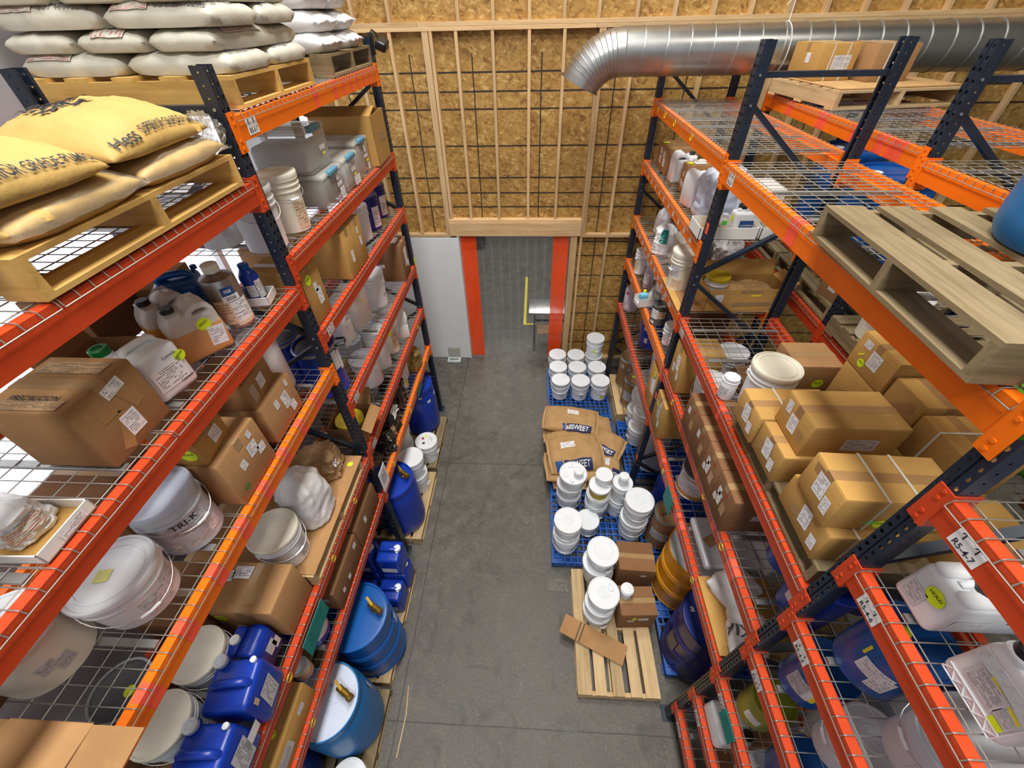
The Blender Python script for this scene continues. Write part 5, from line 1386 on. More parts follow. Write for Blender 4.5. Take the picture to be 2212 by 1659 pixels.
# 2.03
Z = 2.04
pail(-1.80, 3.33, Z, .158, .34, 'large white pail with lime tag, nearest on its far left shelf', None, 'white_plastic', 'white_plastic', 80, 3, False, 'plain', None, ((25, .04, .5, .75, 'lime'), (10, .06, .1, .5, 'label_form')))
pail(-1.755, 3.62, Z, .125, .50, 'tall plain white container behind the lime tagged pail', None, 'white_plastic', 'white_plastic', 80, 0, False)
bottle(-1.72, 3.90, Z, .10, .44, 'white upright drum bottle with printing and lime sticker', 'cream_plastic', 'white_plastic', None, ((-10, .14, .15, .7, 'label_form'), (-60, .06, .6, .75, 'lime')), 0, .8, .5)
gK = 'white gift cartons on the far left shelf'
carton(-1.70, 4.21, Z, .22, .22, .19, 'lower white carton of the far stacked pair', 30, 'board_white', 'x', (('E', -.2, .3, .05, .05, 'lime', 0),), False, gK)
bag(-1.71, 4.22, Z + .191, .26, .26, .22, 'white folded top bag carton stacked on the lower white carton', 'board_white', 30, 6.6, .02, gK, 'sack', (), (), 20, 16, 6, seam=False)
pail(-2.12, 3.7, Z, .15, .30, 'white square shouldered pail with black grip seen through the wire deck', None, 'white_plastic', 'white_plastic', 30, 1, False)
carton(-2.12, 4.15, Z, .35, .4, .30, 'white carton at the back seen through the wire deck', 0, 'board_white', 'y', (), False)
bag(-2.11, 3.34, Z, .28, .26, .24, 'rumpled tan paper bag at the back beside the large lime tagged pail', 'kraft', 10, 4.9, .03, None, 'paper_bag', (), (), 20, 16, 4, seam=False)
tray(-1.745, 2.60, Z, .335, .35, .20, 'open brown carton holding a yellow lidded tub, behind the navy upright', 2, 'cardboard', flapout=(('E', .10, -35), ('N', .17, 62)), labs=(('E', .15, .1, .055, .10, 'label', 0),))
pail(-1.755, 2.60, Z + .006, .130, .165, 'tub with bright yellow lid inside the open brown carton', None, 'yellow_plastic', 'yellow_plastic', 0, 0, False, 'ridge')
for (bx_, by_, rz_, lb) in ((-1.765, 2.56, 20, 'blue plastic barrel with black clamp lid and white papers behind the navy upright'), (-2.11, 2.66, 200, 'second blue barrel with black clamp lid at the back, seen left of the upright')):
    t = steel_drum(bx_, by_, 2.677, lb, 'blue_plastic', .160, .47, 'black_plastic', None, rz_, None, ((-15, .06, .52, .9, 'paper'), (5, .05, .45, .85, 'paper')) if rz_ < 90 else None, None, 0)
    m = MB(); m.lathe([(.165, .43), (.173, .435), (.173, .455), (.165, .46)], 40); m.build('clamp_ring', 'galv', t, True)
    m = MB(); m.tube([(.165, -.05, .44), (.235, -.04, .44), (.245, 0, .44), (.235, .04, .44), (.165, .05, .44)], .010, 8); m.build('handle', 'black_plastic', t, True)
# 1.38
Z = 1.39
upright_bag(-1.68, 4.33, Z, .12, .13, .34, 'bronze foil bag at the far end of the low left shelf', 'bronze_film', 2.9, 0, .5, .026, None, 'foil_bag', None, .7, 'bag')
gF = 'black film sacks on the low left shelf'
upright_bag(-1.70, 3.18, Z, .13, .17, .40, 'dark brown shiny sack with white label, nearer one', 'black_film', 5.1, 0, .6, .03, gF, 'film_sack', ((10, .55, .85, .12, 'label'), (-40, .1, .5, .1, 'print_kraft')), .6)
upright_bag(-1.72, 3.62, Z, .12, .15, .44, 'black shiny sack behind the dark brown one', 'black_film', 8.4, 0, .6, .03, gF, 'film_sack', None, .6)
upright_bag(-1.66, 2.89, Z, .12, .09, .26, 'low black sack beside the cardboard trays', 'black_film', 1.4, 0, .7, .03, gF, 'film_sack', None, .6)
pail(-1.73, 3.94, Z, .10, .33, 'small white pail with lime label behind the black sacks', None, 'white_plastic', 'white_plastic', 80, 2, True, 'plain', None, ((0, .08, .12, .45, 'label_form'), (-15, .05, .2, .4, 'lime')))
pail(-1.76, 4.16, Z, .085, .50, 'slim tall white pail between small pail and foil bag', None, 'white_plastic', 'white_plastic', 80, 1, False)
carton(-2.2, 3.3, Z, .4, .5, .3, 'plain carton deep behind the black sacks', 0, 'cardboard_dark')

# ------------------------------------------------------------------ floor along the left racking
Z = .002
wood_pallet(-1.86, 4.05, Z, .95, 1.02, 'weathered wooden pallet on the floor under the far blue drum', 0, 'grey_wood', 'y', 7, 3, .125)
wood_pallet(-1.86, 2.95, Z, .98, 1.03, 'pale wooden pallet on the floor under the middle blue drum', 0, 'pallet', 'y', 7, 3, .125)
wood_pallet(-1.86, 1.50, Z, .98, 1.16, 'pale wooden pallet on the floor under the steel blue drum and square canisters', 0, 'pallet', 'y', 7, 3, .125)
wood_pallet(-1.84, .38, Z, .98, .98, 'brown worn wooden pallet at the bottom edge under the sky blue drum', 0, 'grey_wood', 'y', 6, 3, .125)
Z = .128
poly_drum(-1.755, 4.40, Z, 'far royal blue plastic drum with white bung beside the drywall end', 'blue_plastic', .29, .89, None, None, 70, ((-35, .74, .80, .06), (-5, .80, .86, .06), (-60, .90, .935, .05)), 'blue plastic drums along the left racking')
poly_drum(-1.655, 2.72, Z, 'middle royal blue plastic drum with brass valve on its lid', 'blue_plastic', .29, .89, None, 2.2, 200, None, 'blue plastic drums along the left racking')
steel_drum(-1.585, 1.25, Z, 'dark blue steel drum with ribbed sides and brass valve', 'royal_blue', .292, .88, 'royal_blue', 2.3, 200, None, ((20, .06, .55, .75, 'label'),))
poly_drum(-1.62, .62, Z, 'sky blue drum with pale lid and brass valve, lower left foreground', 'sky_blue', .292, .89, 'pale_blue', 2.3, 200, ((35, .6, .8, .03),))
poly_drum(-2.02, .17, Z, 'dark blue drum half hidden at the bottom edge behind the long narrow carton', 'deep_blue', .29, .86)
pail(-1.515, 3.745, Z, .155, .37, 'white pail with red and grey marks on its lid, right of the far blue drum', None, 'white_plastic', 'white_plastic', 80, 2, True, 'plain')
o = [q for q in COL.objects if q.name.startswith('pail')][-1]
decal(o, 'mark', 'red_dot', (.03, .06, .364), (0, 0, 1), (0, 1, 0), .04, .035, .3); decal(o, 'mark', 'dark_grey', (-.05, .02, .364), (0, 0, 1), (0, 1, 0), .045, .045, 0, .0012, 'round'); decal(o, 'sticker', 'lime', (.08, .03, .364), (0, 0, 1), (0, 1, 0), .04, .035, .3); decal(o, 'printed_text', 'label', (.05, -.05, .364), (0, 0, 1), (0, 1, 0), .12, .07, .3)
gQ = 'white pails between the left floor drums'
pail(-1.565, 3.22, Z, .16, .335, 'lower white pail of the stack right behind the middle blue drum', gQ, 'white_plastic', 'white_plastic', 80, 2, True)
pail(-1.565, 3.22, Z + .336, .16, .335, 'upper white pail of the stack right behind the middle blue drum', gQ, 'white_plastic', 'white_plastic', 80, 2, True, 'plain')
pail(-1.86, 3.72, Z, .150, .335, 'lower white pail of the stack under the low shelf, left of the red marked pail', gQ, 'white_plastic', 'white_plastic', 80, 2, True)
pail(-1.86, 3.72, Z + .336, .150, .335, 'upper white pail of the stack under the low shelf, left of the red marked pail', gQ, 'white_plastic', 'white_plastic', 80, 2, True)
pail(-1.47, .19, Z, .15, .25, 'white pail lid just showing at the bottom edge beside the sky blue drum', None, 'white_plastic', 'white_plastic', 60, 1, False)
gS = 'blue square canisters on the left floor pallet'
LB = (('S', .0, -.12, .16, .09, 'label', 0),)
for (xx, yy, zz, lb) in ((-1.49, 1.945, Z, 'lower blue square canister of the aisle side stack'), (-1.495, 1.945, Z + .378, 'upper blue square canister of the aisle side stack, green tag on top'),
                         (-1.50, 1.69, Z, 'single blue square canister with green tag, just behind the steel blue drum'), (-1.79, 1.945, Z, 'lower blue square canister of the stack beneath the shelf edge'),
                         (-1.79, 1.945, Z + .378, 'upper blue square canister of the stack beneath the shelf edge'), (-1.80, 1.68, Z, 'blue square canister tucked between steel drum and shelf')):
    jerry(xx, yy, zz, .265, .245, .37, lb, 'blue_plastic', 0, 'white_plastic', (.6, .1), gS, LB, True, 'green_tag' if 'green' in lb else None)
m = MB(); m.tube([(-1.20, .93, .006), (-1.17, .70, .005), (-1.185, .38, .006)], .006, 5); tag(m.build('wood_splinter', 'pallet_y'), 'thin wood splinter on the concrete beside the lower left pallet', 'debris')

# ------------------------------------------------------------------ goods on the centre floor
plastic_pallet(.80, 5.20, .002, 1.02, 1.26, 'blue plastic pallet at the far end under the nine lidded pails')
plastic_pallet(.80, 3.93, .002, 1.02, 1.22, 'blue plastic pallet under the brown sweetener sacks')
plastic_pallet(.80, 2.74, .002, 1.02, 1.10, 'blue plastic pallet under the clustered white pails and cups')
Z = .143; g9 = 'white lidded pails on the far blue pallet'
rows = {0: 'front', 1: 'middle', 2: 'back'}; cols = ('left', 'centre', 'right')
for (x, y, zz, r, c, cp) in ((.49, 5.12, 0, 0, 0, 60), (.82, 5.11, 0, 0, 1, None), (1.15, 5.12, 0, 0, 2, 120), (.46, 5.46, 0, 1, 0, 70), (.79, 5.46, 0, 1, 1, -20), (1.13, 5.47, 0, 1, 2, 40), (.46, 5.80, 0, 2, 0, -40), (.79, 5.80, 0, 2, 1, 150), (1.11, 5.81, 0, 2, 2, None)):
    lb = 'white lidded pail, %s %s of the far pallet' % (rows[r], cols[c])
    if (r, c) == (2, 2): lb = 'white pail carrying another pail, back right of the far pallet'
    pail(x, y, Z, .150, .365, lb, g9, 'white_plastic', 'white_plastic', 15 * c - 10, 1, True, 'plain', None, ((-75, .05, .15, .35, 'lime' if c == 2 else 'label_grey'),), 1.0, cap=cp)
pail(1.10, 5.81, Z + .366, .150, .365, 'white pail with lime dot, standing on top of the back right pail', g9, 'white_plastic', 'white_plastic', 10, 1, True, 'plain', None, ((-95, .055, .35, .52, 'lime'),), 1.0, cap=120)
gA = 'brown sweetener sacks on the middle blue pallet'
def slump(a, b, k): return lambda x, y: -k * max(0, (x * a + y * b)) ** 1.6
Z = .142
for (x, y, w, d, rz, sd, lb) in ((.56, 4.20, .64, .50, 90, 2.2, 'bottom layer, far left'), (1.04, 4.20, .64, .46, 90, 3.7, 'bottom layer, far right'), (.56, 3.52, .64, .50, 90, 5.3, 'bottom layer, near left, with lime dot'), (1.02, 3.48, .68, .46, 90, 6.1, 'bottom layer, near right')):
    t = bag(x, y, Z, w, d, .175, 'brown paper sack in the %s of the sweetener pallet' % lb, 'kraft', rz, sd, .014, gA, 'paper_sack', pw=4)
    if 'lime' in lb: decal(t, 'sticker', 'lime', (.1, .24, .10), (0, .8, .6), (0, 0, 1), .06, .06, 0, .004, 'round')
Z += .165
BAND = lambda a, b, c, d: ((a, b, c, d, 'ink_navy'),)
bag(.62, 3.47, Z, .78, .52, .14, 'brown sack in the second layer, under the nearest printed sweetener sack', 'kraft', 4, 7.4, .018, gA, 'paper_sack', (), ((-.5, .2, -.95, -.72, 'ink_navy'),))
bag(.60, 4.10, Z, .76, .54, .15, 'brown sack in the second layer, under the far printed sweetener sack', 'kraft', -3, 8.8, .018, gA, 'paper_sack', (), ())
bag(1.04, 3.40, Z, .50, .38, .13, 'brown sack with white label and navy band, second layer near right', 'kraft', 75, 9.5, .02, gA, 'paper_sack', (('all', -.3, -.7, .08, 'ink_white', 0, 1),), ((-.6, .1, -.95, -.45, 'ink_navy'), (.2, .7, -.2, .4, 'label')))
bag(1.09, 3.88, Z + .02, .52, .44, .13, 'brown sack sagging to the right, navy band at its low corner', 'kraft', -28, 10.7, .02, gA, 'paper_sack', (('allSWEET', .2, -.76, .075, 'ink_white', 0, .9),), ((-.4, .8, -.97, -.5, 'ink_navy'),), drape=slump(1, -.2, .35))
Z += .15
bag(.60, 4.19, Z, .78, .50, .15, 'far printed sack, white lettering on a navy band, barcode label on top', 'kraft', -8, 12.1, .022, gA, 'paper_sack', (('allSWEET', .28, -.80, .088, 'ink_white', 0, .95),), ((-.12, .82, -.98, -.58, 'ink_navy'), (-.28, -.18, -.97, -.6, 'label_blue'), (-.15, .28, .15, .5, 'label')))
bag(.66, 3.86, Z - .01, .62, .34, .09, 'crumpled brown sack lying between the two printed sweetener sacks', 'kraft', 6, 13.6, .03, gA, 'paper_sack', (), ((-.4, .3, -.9, -.6, 'ink_navy'),))
bag(.62, 3.57, Z + .03, .72, .56, .16, 'nearest printed sack, curled over the pile, white lettering on its buckled navy band', 'kraft', 9, 15.2, .034, gA, 'paper_sack', (('allSWEET', .0, -.78, .088, 'ink_white', 0, .95),), ((-.5, .55, -.98, -.56, 'ink_navy'), (-.85, -.55, -.95, -.6, 'label_blue'), (-.55, -.0, .05, .40, 'label')), drape=slump(0, -1, .9))
Z = .143; gC = 'white pails clustered on the near blue pallet'
pail(.525, 3.055, Z, .160, .22, 'lowest white pail under the bucket with a cup on its lid', gC, rz=0, ribs=2); pail(.52, 3.05, Z + .221, .160, .22, 'middle white pail under the bucket with a cup on its lid', gC, rz=0, ribs=2)
pail(.545, 3.04, Z + .442, .168, .22, 'upper white pail carrying a cup and bung caps on its lid', gC, rz=0, ribs=2, cap=200)
bottle(.605, 3.0, Z + .66, .056, .105, 'white measuring cup upside down on the far left pail lid', 'white_plastic', 'white_plastic', None, (), 0, .9, .86, 'cup', 'cup')
for k, (dx, dy) in enumerate(((-.03, .10), (-.02, -.12))):
    m = MB(); m.lathe([(.028, 0), (.028, .018), (.022, .022), (0, .022)], 18, (.545 + dx, 3.04 + dy)); tag(m.build('bung_cap', 'white_plastic', None, True, (0, 0, Z + .656)), 'white bung cap lying on the cup carrying pail lid, %s edge' % ('back', 'front')[k], 'cap', 'loose white caps')
pail(.865, 2.90, Z, .145, .235, 'lowest grey toned pail under the mustard bucket stack', gC, 'grey_plastic', 'grey_plastic', 20, 2)
pail(.865, 2.895, Z + .236, .145, .225, 'middle white pail under the mustard bucket', gC, rz=-20, ribs=2)
pail(.865, 2.89, Z + .462, .132, .18, 'mustard yellow bucket with white lid in the pail stack', None, 'mustard', 'white_plastic', -20, 1, True)
pail(.905, 2.95, Z + .643, .102, .135, 'small white pail topping the mustard bucket', None, rz=20, ribs=1)
pail(1.145, 2.93, Z, .120, .33, 'lower white pail of the slim stack with a cup on top', gC, rz=10, ribs=2); pail(1.145, 2.93, Z + .331, .120, .32, 'upper white pail of the slim stack with a cup on top', gC, rz=10, ribs=2)
bottle(1.14, 2.92, Z + .652, .056, .15, 'white beaker with lid on the slim pail stack', 'white_plastic', 'white_plastic', None, (), 0, .8, .9, 'cup', 'cup')
pail(1.285, 2.645, Z, .162, .365, 'lower pail of the tall stack with a ringed lid, right of the cluster', gC, rz=-15, ribs=2); pail(1.285, 2.645, Z + .366, .162, .365, 'upper pail with concentric rings on its lid, right of the cluster', gC, rz=-15, ribs=2, lidst='rings')
pail(.455, 2.43, Z, .158, .30, 'lower pail of the front left stack on the blue pallet corner', gC, rz=-12, ribs=2, lab=((-60, .06, .15, .5, 'label_grey'),)); pail(.455, 2.43, Z + .301, .160, .30, 'upper ring lidded pail of the front left stack on the blue pallet corner', gC, rz=-12, ribs=2, lidst='rings')
pail(.74, 2.66, Z, .14, .22, 'low grey white pail glimpsed between the front left stack and the ring lidded stack', gC, 'grey_plastic', 'white_plastic', 0, 1)
wood_pallet(.915, 1.52, .002, .80, 1.22, 'new pale pine pallet in the foreground with bare slatted deck', 0, 'pallet', 'y', 5, 3, .138, .112, nbot=3, th=.022)
Z = .142; gE = 'white pails on the pine pallet'
for i, q in enumerate(('bottom', 'middle', 'top')):
    pail(.775 + (.03, .0, .03)[i], 2.04 + (.02, .0, .02)[i], Z + .213 * i, .165, .212, '%s pail of the far white stack on the pine pallet' % q, gE, rz=20, tilt=.8, ribs=1, lidst='dome' if i == 2 else 'plain', lab=((-70, .05, .2, .7, 'label_grey'),))
for i, q in enumerate(('bottom', 'middle', 'top')):
    pail(.765 + (.0, .005, .02)[i], 1.66 + (-.01, .0, .02)[i], Z + .172 * i, .158, .171, '%s pail of the near white stack on the pine pallet' % q, gE, rz=20, ribs=1, lidst='rings' if i == 2 else 'plain', cap=10 if i == 2 else None, tilt=.6)
carton(1.145, 1.665, Z, .375, .285, .375, 'front brown carton on the pine pallet with lime sticker and shipping label', 3, 'cardboard_dark', 'x', (('S', .15, .18, .10, .06, 'label_big', 0), ('S', -.1, .22, .055, .045, 'hold', 0), ('S', -.18, .05, .07, .05, 'label_grey', 0)), group='brown cartons on the pine pallet')
carton(1.205, 2.12, Z, .40, .33, .42, 'rear brown carton on the pine pallet, against the fibre drum', -2, 'cardboard_dark', 'x', (('S', .2, .2, .06, .04, 'label', 0),), group='brown cartons on the pine pallet')
bottle(1.03, 1.72, Z + .376, .062, .165, 'white lidded jar standing on the front brown carton', 'white_plastic', 'white_plastic', None, (), 0, .76, .86, 'jar', 'jar')
t = thing('cardboard_strip', 'flattened brown cardboard strip with two black stripes, lying across the pine pallet', 'cardboard', (.70, 1.385, .175), math.radians(-24), None, (.0, .03))
m = MB(); m.box(-.345, .345, -.098, .098, 0, .010); m.build('board', 'cardboard', t)
for q in (-.165, -.125): decal(t, 'stripe', 'ink', (q, 0, .010), (0, 0, 1), (0, 1, 0), .010, .196)
t = thing('film_scrap', 'scrap of clear plastic film on the concrete left of the pine pallet', 'plastic film', (.36, 1.98, .0))
m = MB(); N = 14; m.add([(-.12 + .24 * i / N, -.07 + .14 * j / N, .012 + .03 * abs(noise.noise(Vector((i * .6, j * .6, 3))))) for i in range(N + 1) for j in range(N + 1)], [(i * (N + 1) + j, (i + 1) * (N + 1) + j, (i + 1) * (N + 1) + j + 1, i * (N + 1) + j + 1) for i in range(N) for j in range(N)]); m.build('film', 'clear_film', t)

# ------------------------------------------------------------------ floor under the right racking
plastic_pallet(1.88, 4.02, .002, 1.0, 1.02, 'blue plastic pallet under the right racking beside the sweetener sacks'); plastic_pallet(1.90, 1.72, .002, .98, 1.22, 'blue plastic pallet under the yellow and navy steel drums')
plastic_pallet(1.90, 2.80, .002, .98, .88, 'blue plastic pallet under the fibre drum and rear blue drum')
wood_pallet(1.90, 5.20, .002, .96, 1.0, 'board topped wooden pallet at the far right under the fibre drums', 0, 'pallet', 'y', 9, 3, .13, .11)
Z = .143
steel_drum(1.70, 1.35, Z, 'dark indigo steel drum with lime sticker, foreground right floor', 'indigo', .292, .88, 'deep_blue', None, 100, (-.02, -.17), ((190, .12, .35, .6, 'dark_grey'),))
o = [q for q in COL.objects if q.name.startswith('drum')][-1]
letters(o, 'a', .09, (.12, .17, .868), (0, 0, 1), (0, 1, 0), 'ink_white', -1.75)
steel_drum(1.73, 1.99, Z, 'yellow ochre steel drum with ribbed rings beside the pine pallet', 'drum_yellow', .292, .88, 'grey_plastic', None, 60, None)
fiber_drum(1.635, 2.565, Z, .165, .60, 'brown fibre drum with writing on its lid behind the brown cartons', 0, ((235, .22, .35, .62),), 'TARE 292', (.10, .10))
poly_drum(1.875, 2.965, Z, 'blue plastic drum in the shade under the lowest right shelf', 'blue_plastic', .29, .89, None, None, 40)
fiber_drum(1.70, 5.48, .135, .195, .62, 'taller brown fibre drum at the far right floor, label on its lid', 0, ((215, .06, .7, .82), (250, .05, .68, .76)))
fiber_drum(1.675, 4.98, .135, .165, .55, 'shorter brown fibre drum with lime dot, in front of the taller one', 0, ((225, .16, .3, .62),), False, (-.02, .04))
gR = 'white pails stacked under the right racking'
for (x, y, nm) in ((1.625, 4.15, 'nearer'), (1.665, 4.50, 'farther')):
    for i, q in enumerate(('bottom', 'middle', 'top')): pail(x + .015 * i, y, Z + .335 * i, .158, .334, '%s pail of the %s white stack under the right racking' % (q, nm), gR, rz=-75, ribs=3)
pail(1.95, 4.32, Z, .158, .36, 'white pail on the blue pallet behind the stacked white pails', gR, ribs=2)
t = steel_drum(1.745, 3.74, Z, 'tall pale grey metal drum standing beside the middle right upright', 'grey_plastic', .19, .80, 'grey_plastic', None, 0, None, None, None, 0)

# ------------------------------------------------------------------ goods: right racking, far bay
Z = 3.657
carton(1.64, 5.38, Z, .34, .46, .255, 'brown carton with four small labels at the far end of the upper right shelf', 0, 'cardboard', 'x', (('W', -.1, .25, .07, .06, 'label', 0), ('W', .2, .2, .08, .06, 'label', 0), ('W', -.1, -.1, .07, .08, 'label', 0), ('W', .25, -.1, .08, .08, 'label', 0), ('T', -.35, .2, .07, .06, 'lime', 0)), group='cartons on the right racking')
gJ = 'white jugs on the upper right shelf'
jug(1.60, 4.93, Z, 'white jug between the two brown cartons on the upper right shelf', .26, .19, .29, 180, 'white_plastic', 'black_plastic', gJ, None, (('N', 0, .0, .12, .1, 'label_grey'),))
carton(1.63, 4.60, Z, .24, .165, .26, 'smaller brown carton with lime dot, between the two white jugs', 0, 'cardboard', 'x', (('W', .1, .15, .05, .05, 'label', 0), ('W', -.1, -.15, .05, .05, 'label', 0), ('W', .2, -.2, .05, .05, 'label', 0), ('T', -.3, -.0, .06, .06, 'hold', 0), ('T', .1, 0, .11, .08, 'label', 0)), group='cartons on the right racking')
jug(1.56, 4.20, Z, 'white jug with loop handle in front of the smaller carton', .25, .20, .31, 195, 'white_plastic', 'green_plastic', gJ, None, (('N', .1, -.1, .14, .12, 'label_grey'),))
upright_bag(1.64, 3.85, Z, .20, .155, .44, 'pale lavender sealed sack leaning by the middle right upright', 'lavender_bag', 6.8, 0, .55, .024, None, 'sack', ((250, .3, .6, .14, 'print_kraft'),) if False else None, .72)
bag(1.86, 4.95, Z, .25, .24, .20, 'white tied plastic bag behind the upper right jugs', 'white_bag', 20, 3.4, .03, None, 'bag', seam=False, cat='bag'); upright_bag(1.86, 4.38, Z, .10, .11, .30, 'white knotted bag behind the jug with loop handle', 'white_bag', 7.3, 0, .2, .03, None, 'bag', None, .6, 'bag')
tray(1.585, 3.50, Z, .47, .27, .10, 'white display tray of small bottles behind the middle right upright', 0, 'cardboard_tan', 'board_white'); tray(1.99, 3.50, Z, .30, .27, .10, 'second white tray deeper on the shelf beside the bottle tray', 0, 'cardboard_tan', 'board_white')
bottle(1.56, 3.47, Z + .006, .042, .17, 'small clear bottle with green tag in the white display tray', 'cloudy_plastic', 'white_plastic', None, ((260, .035, .55, .75, 'green_tag'), (240, .06, .15, .5, 'label_form')), 0, .6, .5)
bottle(1.49, 3.46, Z + .006, .036, .10, 'short amber jar in the corner of the white display tray', 'amber', 'cream_plastic', None, (), 0, .7, .7, 'jar', 'jar')
jerry(1.715, 3.50, Z + .006, .16, .12, .20, 'white jug with a blue label in the display tray', 'white_plastic', 0, 'black_plastic', (-.1, .3), None, (('S', .12, -.05, .11, .085, 'label_blue'), ('W', 0, .2, .04, .05, 'lime')), False)
o = [q for q in COL.objects if q.name.startswith('jerrycan')][-1]; letters(o, 'MAGNESIUM', .016, (.02, -.0605, .085), (0, -1, 0), (0, 0, 1), 'ink_white', 0, .003); letters(o, 'OIL', .016, (-.0, -.0605, .062), (0, -1, 0), (0, 0, 1), 'ink_white', 0, .003)
bottle(1.96, 3.50, Z + .006, .06, .18, 'clear jar with lime dot in the second white tray', 'cloudy_plastic', 'cream_plastic', None, ((250, .05, .3, .6, 'lime'),), 0, .8, .8, 'jar', 'jar')
carton(2.02, 3.95, Z, .26, .34, .26, 'white carton behind the lavender sack', 0, 'board_white', 'x', (), False)
Z = 2.971
pail(1.475, 3.83, Z, .128, .39, 'white pail with wire bail and printed label on the cardboard lined shelf', None, 'cream_plastic', 'cream_plastic', -75, 3, True, 'plain', None, ((215, .10, .38, .68, 'label_grey'), (235, .10, .08, .33, 'label_form')), .9)
m = MB(); m.box(1.355, 1.60, 3.36, 4.0, Z + .001, Z + .009); tag(m.build('cardboard_liner', 'cardboard_tan'), 'tan cardboard sheet lining the shelf under the white bail pail', 'cardboard')
upright_bag(1.50, 4.62, Z, .13, .11, .32, 'white pouch with teal band and small print beside the bail pail', 'white_plastic', 4.4, -15, .5, .014, None, 'pouch', ((215, .2, .7, .14, 'label'), (245, .45, .9, .05, 'teal')), .7, 'bag')
upright_bag(1.60, 5.2, Z, .09, .09, .30, 'white spray bottle shaped pouch at the far end of the cardboard lined shelf', 'white_plastic', 9.1, 0, .3, .01, None, 'pouch', None, .6, 'bag')
upright_bag(1.68, 4.25, Z, .19, .15, .40, 'pinkish white bulging bag behind the white bail pail', 'white_sack', 3.8, 0, .45, .03, None, 'sack', None, .75); upright_bag(2.02, 4.2, Z, .16, .16, .36, 'cloudy plastic wrapped bag deep on the cardboard lined shelf', 'white_bag', 8.8, 0, .4, .035, None, 'sack', None, .7)
m = MB(); m.box(1.42, 2.22, 3.345, 3.72, Z + .0095, Z + .017); tag(m.build('cardboard_liner', 'cardboard'), 'brown cardboard sheet lying under the long open carton', 'cardboard')
tray(1.925, 3.50, Z + .018, .70, .29, .215, 'long scuffed brown carton with torn open top and white label', 3, 'cardboard_tan', None, (0, 0), (('S', -.35, .12, .07, .07, 'label', 0), ('S', .12, .22, .09, .016, 'yellow_tag', 0), ('S', .1, -.2, .36, .04, 'print_kraft', 0), ('S', .05, .4, .2, .025, 'print_kraft', 0)), None, 'cardboard_box', flapout=(('N', .14, 75), ('E', .10, 30)))
bag(1.98, 3.50, Z + .08, .50, .24, .13, 'crumpled kraft packing paper stuffed in the long open carton', 'kraft', 3, 5.5, .03, None, 'packing_paper', seam=False, cat='paper')
pail(1.70, 3.52, Z + .026, .105, .27, 'translucent tub with yellow lid sitting in the long open carton', None, 'cloudy_plastic', 'mustard', 0, 1, False, 'ridge', None, ((260, .1, .2, .6, 'label_form'),))
Z = 2.351
gL = 'white lidded tubs on the third right shelf'
pail(1.47, 5.33, Z, .085, .33, 'slim white pail with bail at the far front of the third right shelf', None, 'white_plastic', 'white_plastic', -70, 2, True, 'plain', None, ((210, .08, .15, .6, 'label_form'),), .4)
for (x, y, r, nm) in ((1.71, 5.55, .13, 'farthest'), (1.71, 5.20, .13, 'second'), (1.71, 4.86, .13, 'third'), (1.71, 4.52, .13, 'nearest')): pail(x, y, Z, r, .36, '%s white lidded tub in the row seen through the wire deck' % nm, gL, ribs=2, bail=False, lidst='plain')
bottle(1.50, 4.92, Z, .062, .35, 'tall clear bottle with paper label on the third right shelf', 'lavender', 'white_plastic', None, ((215, .1, .2, .6, 'label'),), 0, .7, .5)
tray(1.40, 4.50, Z + .002, .25, .15, .11, 'grey card tray of small bottles jutting over the beam', 10, 'board_white', None, low={'W': .05})
bottle(1.36, 4.49, Z + .008, .035, .19, 'small clear bottle with lime cap in the grey card tray', 'cloudy_plastic', 'lime', None, ((230, .03, .2, .5, 'lime'),), 0, .62, .45)
bottle(1.45, 4.50, Z + .008, .036, .20, 'white bottle with tapered top in the grey card tray', 'white_plastic', 'white_plastic', None, ((240, .03, .15, .5, 'lime'),), 0, .6, .4)
tag(obj('mask_box', rbox_mesh(.09, .06, .07, .01, 'mask_blue', 2)), 'pale blue face mask packet in the grey card tray', 'packet').location = (1.345, 4.46, Z + .10)
paint_can(1.465, 4.11, Z, .092, .235, 'dark grey paint can with barcode label on the third right shelf', 'dark_grey', ((215, .09, .35, .85, 'label_big'), (265, .11, .4, .8, 'label_form'), (210, .05, .08, .22, 'label')))
pail(1.49, 3.70, Z, .075, .24, 'small white tub with lime label beside the middle right upright', None, 'white_plastic', 'white_plastic', -70, 1, True, 'plain', None, ((225, .06, .1, .7, 'label'),), .6)
pail(1.50, 3.50, Z, .072, .26, 'small white tub half hidden by the middle right upright', None, 'white_plastic', 'white_plastic', -70, 1, True, 'plain', None, ((235, .05, .1, .7, 'label'),), .6)
carton(1.95, 4.0, Z, .34, .42, .30, 'plain brown carton deep behind the paint can', 0, 'cardboard_dark')
Z = 1.604
bottle(1.52, 5.60, Z, .115, .44, 'lavender tinted jug with labels at the far end of the low right shelf', 'lavender', 'cloudy_plastic', None, ((205, .07, .35, .6, 'label'), (230, .05, .1, .25, 'label'), (215, .04, .62, .72, 'ink_red')), 0, .72, .45, 'jug', 'canister')
poly_drum(1.66, 4.66, Z, 'slim blue drum with small labels and lime dot on the low right shelf', 'blue_plastic', .19, .62, None, None, 0, ((215, .5, .6, .05), (240, .35, .45, .04), (225, .2, .32, .05), (200, .62, .78, .05)))
pail(1.62, 4.05, Z, .12, .40, 'grey lidded pail behind the film wrapped carton', None, 'grey_plastic', 'grey_plastic', 0, 1, False)
t = carton(1.50, 3.51, Z, .25, .27, .54, 'tan carton under clear film with purple print, beside the middle right upright', 0, 'cardboard_tan', 'y', (('W', .1, .35, .04, .1, 'lime', 10), ('W', -.05, .05, .06, .16, 'lavender', 10), ('W', .2, .1, .10, .22, 'paper', 5)))
